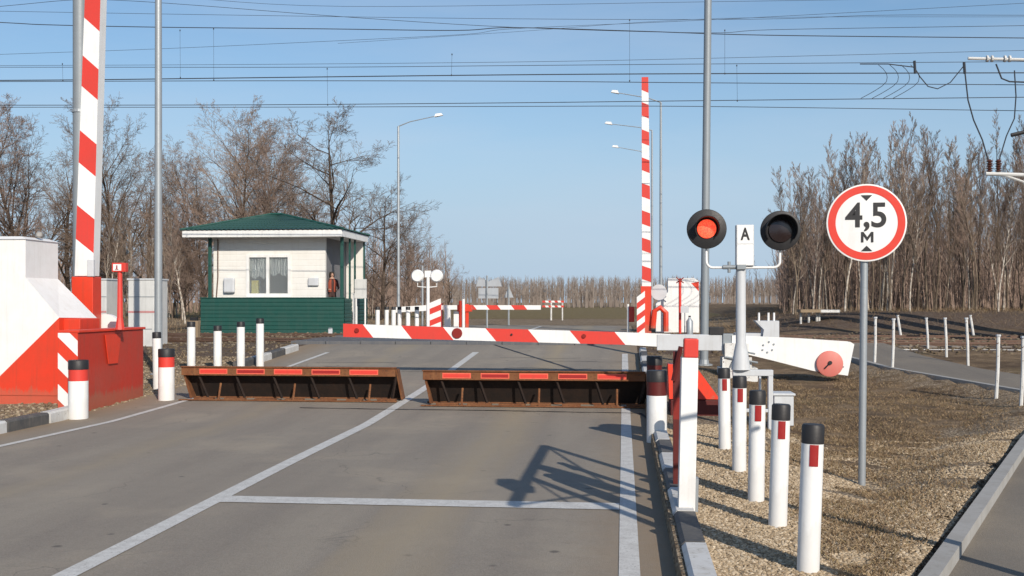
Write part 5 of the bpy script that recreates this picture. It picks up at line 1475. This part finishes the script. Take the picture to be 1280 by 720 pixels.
# ------------------------------------------------------------------ trees
def make_tree(seed, height, kind):
    rnd = random.Random(seed); tr = MB(); tw = MB()
    up = Vector((0, 0, 1))
    P_ = dict(oak=dict(n=[15, 10, 8, 6], len=[.50, .48, .48, .45], ang=[58, 48, 45, 40], wob=.16, start=.22, grav=.05, r0=.018),
              bush=dict(n=[24, 9, 8, 5], len=[.34, .50, .5, .45], ang=[48, 46, 46, 44], wob=.15, start=.15, grav=.045, r0=.012),
              dome=dict(n=[26, 12, 9, 5], len=[.56, .42, .42, .4], ang=[36, 38, 46, 50], wob=.13, start=.14, grav=.03, r0=.014),
              birch=dict(n=[24, 9, 8], len=[.22, .40, .5], ang=[28, 30, 32], wob=.11, start=.35, grav=.12, r0=.0068),
              pole=dict(n=[17, 7, 6], len=[.17, .42, .5], ang=[26, 28, 30], wob=.10, start=.35, grav=.12, r0=.0055))[kind]
    nl = len(P_['n'])
    def grow(p, d, L, r, lvl):
        segs = 9 if lvl == 0 else (5 if lvl == 1 else (3 if lvl == 2 else 2))
        pts = [p.copy()]; rad = [r]; dd = d.copy(); q = p.copy()
        for i in range(segs):
            wob = P_['wob']*(.45 if lvl == 0 else 1.0)
            dd = (dd+Vector((rnd.gauss(0, 1), rnd.gauss(0, 1), rnd.gauss(0, .6)))*wob+up*P_['grav']*(1 if lvl else .3)).normalized()
            q = q+dd*(L/segs); pts.append(q.copy()); f = (i+1)/segs
            rad.append(max(r*(1-f*.93), .0055))
        (tr if lvl < 2 else tw).tube(pts, rad, 7 if lvl == 0 else (5 if lvl == 1 else 3), 0, lvl == 0)
        if lvl >= nl: return
        n = P_['n'][lvl]; st = P_['start'] if lvl == 0 else .15
        for k in range(n):
            f = st+(1-st)*(k+rnd.random()*.9)/n; f = min(f, .98)
            x = f*segs; i = int(x); pp = pts[i].lerp(pts[min(i+1, segs)], x-i)
            ax = (pts[min(i+1, segs)]-pts[i]).normalized()
            th = math.radians(P_['ang'][lvl]*rnd.uniform(.7, 1.25)); az = rnd.uniform(0, 6.283) if lvl else k*2.4+rnd.uniform(-.5, .5)
            o = ax.orthogonal().normalized(); o = Matrix.Rotation(az, 3, ax) @ o
            nd = (ax*math.cos(th)+o*math.sin(th)).normalized()
            if lvl == 0: ll = L*P_['len'][0]*(1.15-.75*f)*rnd.uniform(.75, 1.15)
            else: ll = L*P_['len'][lvl]*(1.1-.5*f)*rnd.uniform(.7, 1.2)
            ra = rad[min(i, segs)]*(.55 if lvl == 0 else .6)
            grow(pp, nd, ll, max(ra, .006), lvl+1)
    stems = 1
    grow(Vector((0, 0, -.2)), Vector((rnd.uniform(-.04, .04), rnd.uniform(-.04, .04), 1)).normalized(), height, height*P_['r0'], 0)
    return tr, tw
PROTO = {}
def proto(key, seed, height, kind, bark, twig):
    tr, tw = make_tree(seed, height, kind)
    PROTO[key] = (tr, tw, bark, twig, height, {})
def tree(key, p, h, label, cat='tree', group='bare trees', name='bare_tree', rot=None):
    tr, tw, bark, twig, ph, cache = PROTO[key]
    t = thing(name, label, cat, p, rotz=random.uniform(0, 6.28) if rot is None else rot, group=group)
    k = h/(max(v_[2] for v_ in tw.v) if 'hh' not in cache else cache['hh'])
    cache['hh'] = h/k
    t.scale = (k*random.uniform(.93, 1.07),)*2+(k,)
    if 'a' not in cache:
        a = tr.build('trunk', bark, t, smooth=True); b = tw.build('crown', twig, t); cache['a'] = a; cache['b'] = b
    else:
        for q_ in ('a', 'b'):
            c = cache[q_].copy(); COL.objects.link(c); c.parent = t
    return t
for i in range(2): proto('oak%d' % i, 11+i, 13, 'oak', 'bark', 'twig')
for i in range(2): proto('dome%d' % i, 91+i, 13, 'dome', 'bark', 'twigred' if i else 'twig')
for i in range(2): proto('bush%d' % i, 31+i, 12, 'bush', 'bark', 'twigred')
for i in range(4): proto('birch%d' % i, 51+i, 11, 'birch', 'barkbirch' if i < 2 else 'barkpole', 'twigred' if i % 3 else 'twig')
for i in range(3): proto('pole%d' % i, 71+i, 9, 'pole', 'barkpole', 'twigpale')
def at(px, d, dz=-.15):
    x = (px-CX)/F*d; u, s = US((x, d)); return Vector((x, d, TH(u, s)+dz))
def hfor(py, d, p): return CAMZ-(py-HY)/F*d-p.z
big = [('bush0', -35, 112, 62, 'bare tree cut by the left edge of the picture'),
       ('dome1', 42, 100, 66, 'tall bare tree nearest the left edge with brown twigs'),
       ('oak1', 85, 150, 72, 'bare tree directly behind the thick mast'),
       ('dome0', 148, 128, 68, 'rounded bare tree between the raised boom and the light mast'),
       ('oak0', 185, 190, 75, 'lower bare tree just left of the light mast'),
       ('dome1', 258, 165, 66, 'bare reddish tree behind the left side of the booth'),
       ('dome0', 305, 112, 62, 'tallest dense reddish bare tree rising behind the booth'),
       ('dome1', 318, 135, 60, 'dense fine-twigged bare tree just left of the booth roof ridge'),
       ('dome0', 350, 170, 68, 'bare tree behind the ridge of the booth roof'),
       ('oak0', 420, 128, 55, 'wide spreading dark oak-like tree right of the booth roof'),
       ('oak1', 478, 215, 60, 'spreading bare tree behind the street lamp'),
       ('dome0', 512, 262, 64, 'low bare tree right of the street lamp'),
       ('oak1', 560, 312, 70, 'small isolated bushy tree right of the far signal'),
       ('bush1', 385, 215, 70, 'mid-height bare tree between booth roof and oak')]
for key, px, py, d, lab in big:
    p = at(px, d); tt = tree(key, p, hfor(py, d, p), lab, group='large bare trees behind the tracks')
    if key == 'oak0' and px == 420: tt.scale = (tt.scale[0]*1.3, tt.scale[1]*1.3, tt.scale[2])
rs = random.Random(5)
for i in range(95):
    px = rs.uniform(-60, 545); d = rs.uniform(52, 84)
    if px > 450: py = rs.uniform(300, 345)
    elif px > 330: py = rs.uniform(270, 330)
    else: py = rs.uniform(235, 310)
    p = at(px, d); tree(rs.choice(['birch0', 'birch1', 'birch2', 'birch3', 'pole0', 'bush1', 'bush0']), p, hfor(py, d, p), 'thin young tree of the tangled thicket left of the road', group='young trees of the left thicket', name='young_tree')
for px, py, d, lab in ((165, 255, 50, 'slender pale birch trunk right of the raised left boom'), (216, 262, 49, 'slender pale birch just right of the light mast'), (232, 255, 50, 'slender pale birch left of the booth roof')):
    p = at(px, d); tree('birch0' if px != 216 else 'birch2', p, hfor(py, d, p), lab, group='pale birches left of the booth', name='birch_tree')
# right grove
for i in range(135):
    px = 985+330*rs.random(); d = rs.uniform(45, 66) if i > 40 else rs.uniform(43, 50)
    prof = 215 if px < 1010 else 195 if px < 1040 else 178
    py = rs.uniform(prof-14, prof+90)
    if 1100 < px < 1180: py -= 22
    if 1215 < px < 1275: py -= 28
    p = at(px, d); tree(rs.choice(['birch0', 'birch1', 'birch2', 'birch3', 'pole0', 'pole1', 'pole2']), p, hfor(py, d, p), 'slender bare birch of the dense grove right of the road', group='birches of the right grove', name='birch_tree')
for i in range(34):
    px = rs.uniform(560, 1000); d = rs.uniform(95, 150); py = rs.uniform(344, 362) if px < 900 else rs.uniform(318, 355)
    if 700 < px < 800: d += 40
    p = at(px, d); tree(rs.choice(['pole0', 'pole1', 'birch1']), p, hfor(py, d, p), 'small bare tree before the far wood', group='small trees before the far wood', name='young_tree')
# far wood: one mass
mb = MB()
for i in range(1500):
    px = rs.uniform(420, 1010); d = rs.uniform(170, 300)
    p = at(px, d, -.3); h = CAMZ-(rs.uniform(343, 357)+(d-170)*.01-HY)/F*d-p.z
    lean = Vector((rs.gauss(0, .03), rs.gauss(0, .03), 1)); q_ = p+lean*h
    mb.tube([p, p.lerp(q_, .5), q_], [.10, .075, .02], 3, 0, False)
    for k in range(9):
        f = .3+.65*k/9; b0 = p.lerp(q_, f); a = rs.uniform(0, 6.28); L = h*.17*(1.2-f)
        mb.tube([b0, b0+Vector((math.cos(a)*L, math.sin(a)*L, L*1.5))], [.035, .015], 3, 0, False)
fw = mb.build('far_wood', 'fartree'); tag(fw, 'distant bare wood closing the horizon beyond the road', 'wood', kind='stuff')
mb = MB()
for i in range(1300):
    px = rs.choice([rs.uniform(-80, 560), rs.uniform(975, 1320)]); d = rs.uniform(85, 120)
    p = at(px, d, -.3); h = rs.uniform(3, 7.5)
    q_ = p+Vector((rs.gauss(0, .05), rs.gauss(0, .05), 1))*h
    mb.tube([p, p.lerp(q_, .5), q_], [.06, .04, .01], 3, 0, False)
    for k in range(10):
        f = .15+.8*k/10; b0 = p.lerp(q_, f); a = rs.uniform(0, 6.28); L = h*.22*(1.2-f)
        mb.tube([b0, b0+Vector((math.cos(a)*L, math.sin(a)*L, L*1.3))], [.022, .01], 3, 0, False)
for i in range(1500):
    px = rs.uniform(975, 1330); d = rs.uniform(48, 72)
    p = at(px, d, -.3); h = rs.uniform(1.5, 5.5)
    q_ = p+Vector((rs.gauss(0, .07), rs.gauss(0, .07), 1))*h
    mb.tube([p, p.lerp(q_, .5), q_], [.022, .016, .006], 3, 0, False)
    for k in range(8):
        f = .2+.78*k/8; b0 = p.lerp(q_, f); a = rs.uniform(0, 6.28); L = h*.2*(1.2-f)
        mb.tube([b0, b0+Vector((math.cos(a)*L, math.sin(a)*L, L*1.5))], [.010, .005], 3, 0, False)
fw = mb.build('undergrowth', 'twigred'); tag(fw, 'dense tangled undergrowth behind the nearer trees', 'undergrowth', kind='stuff')
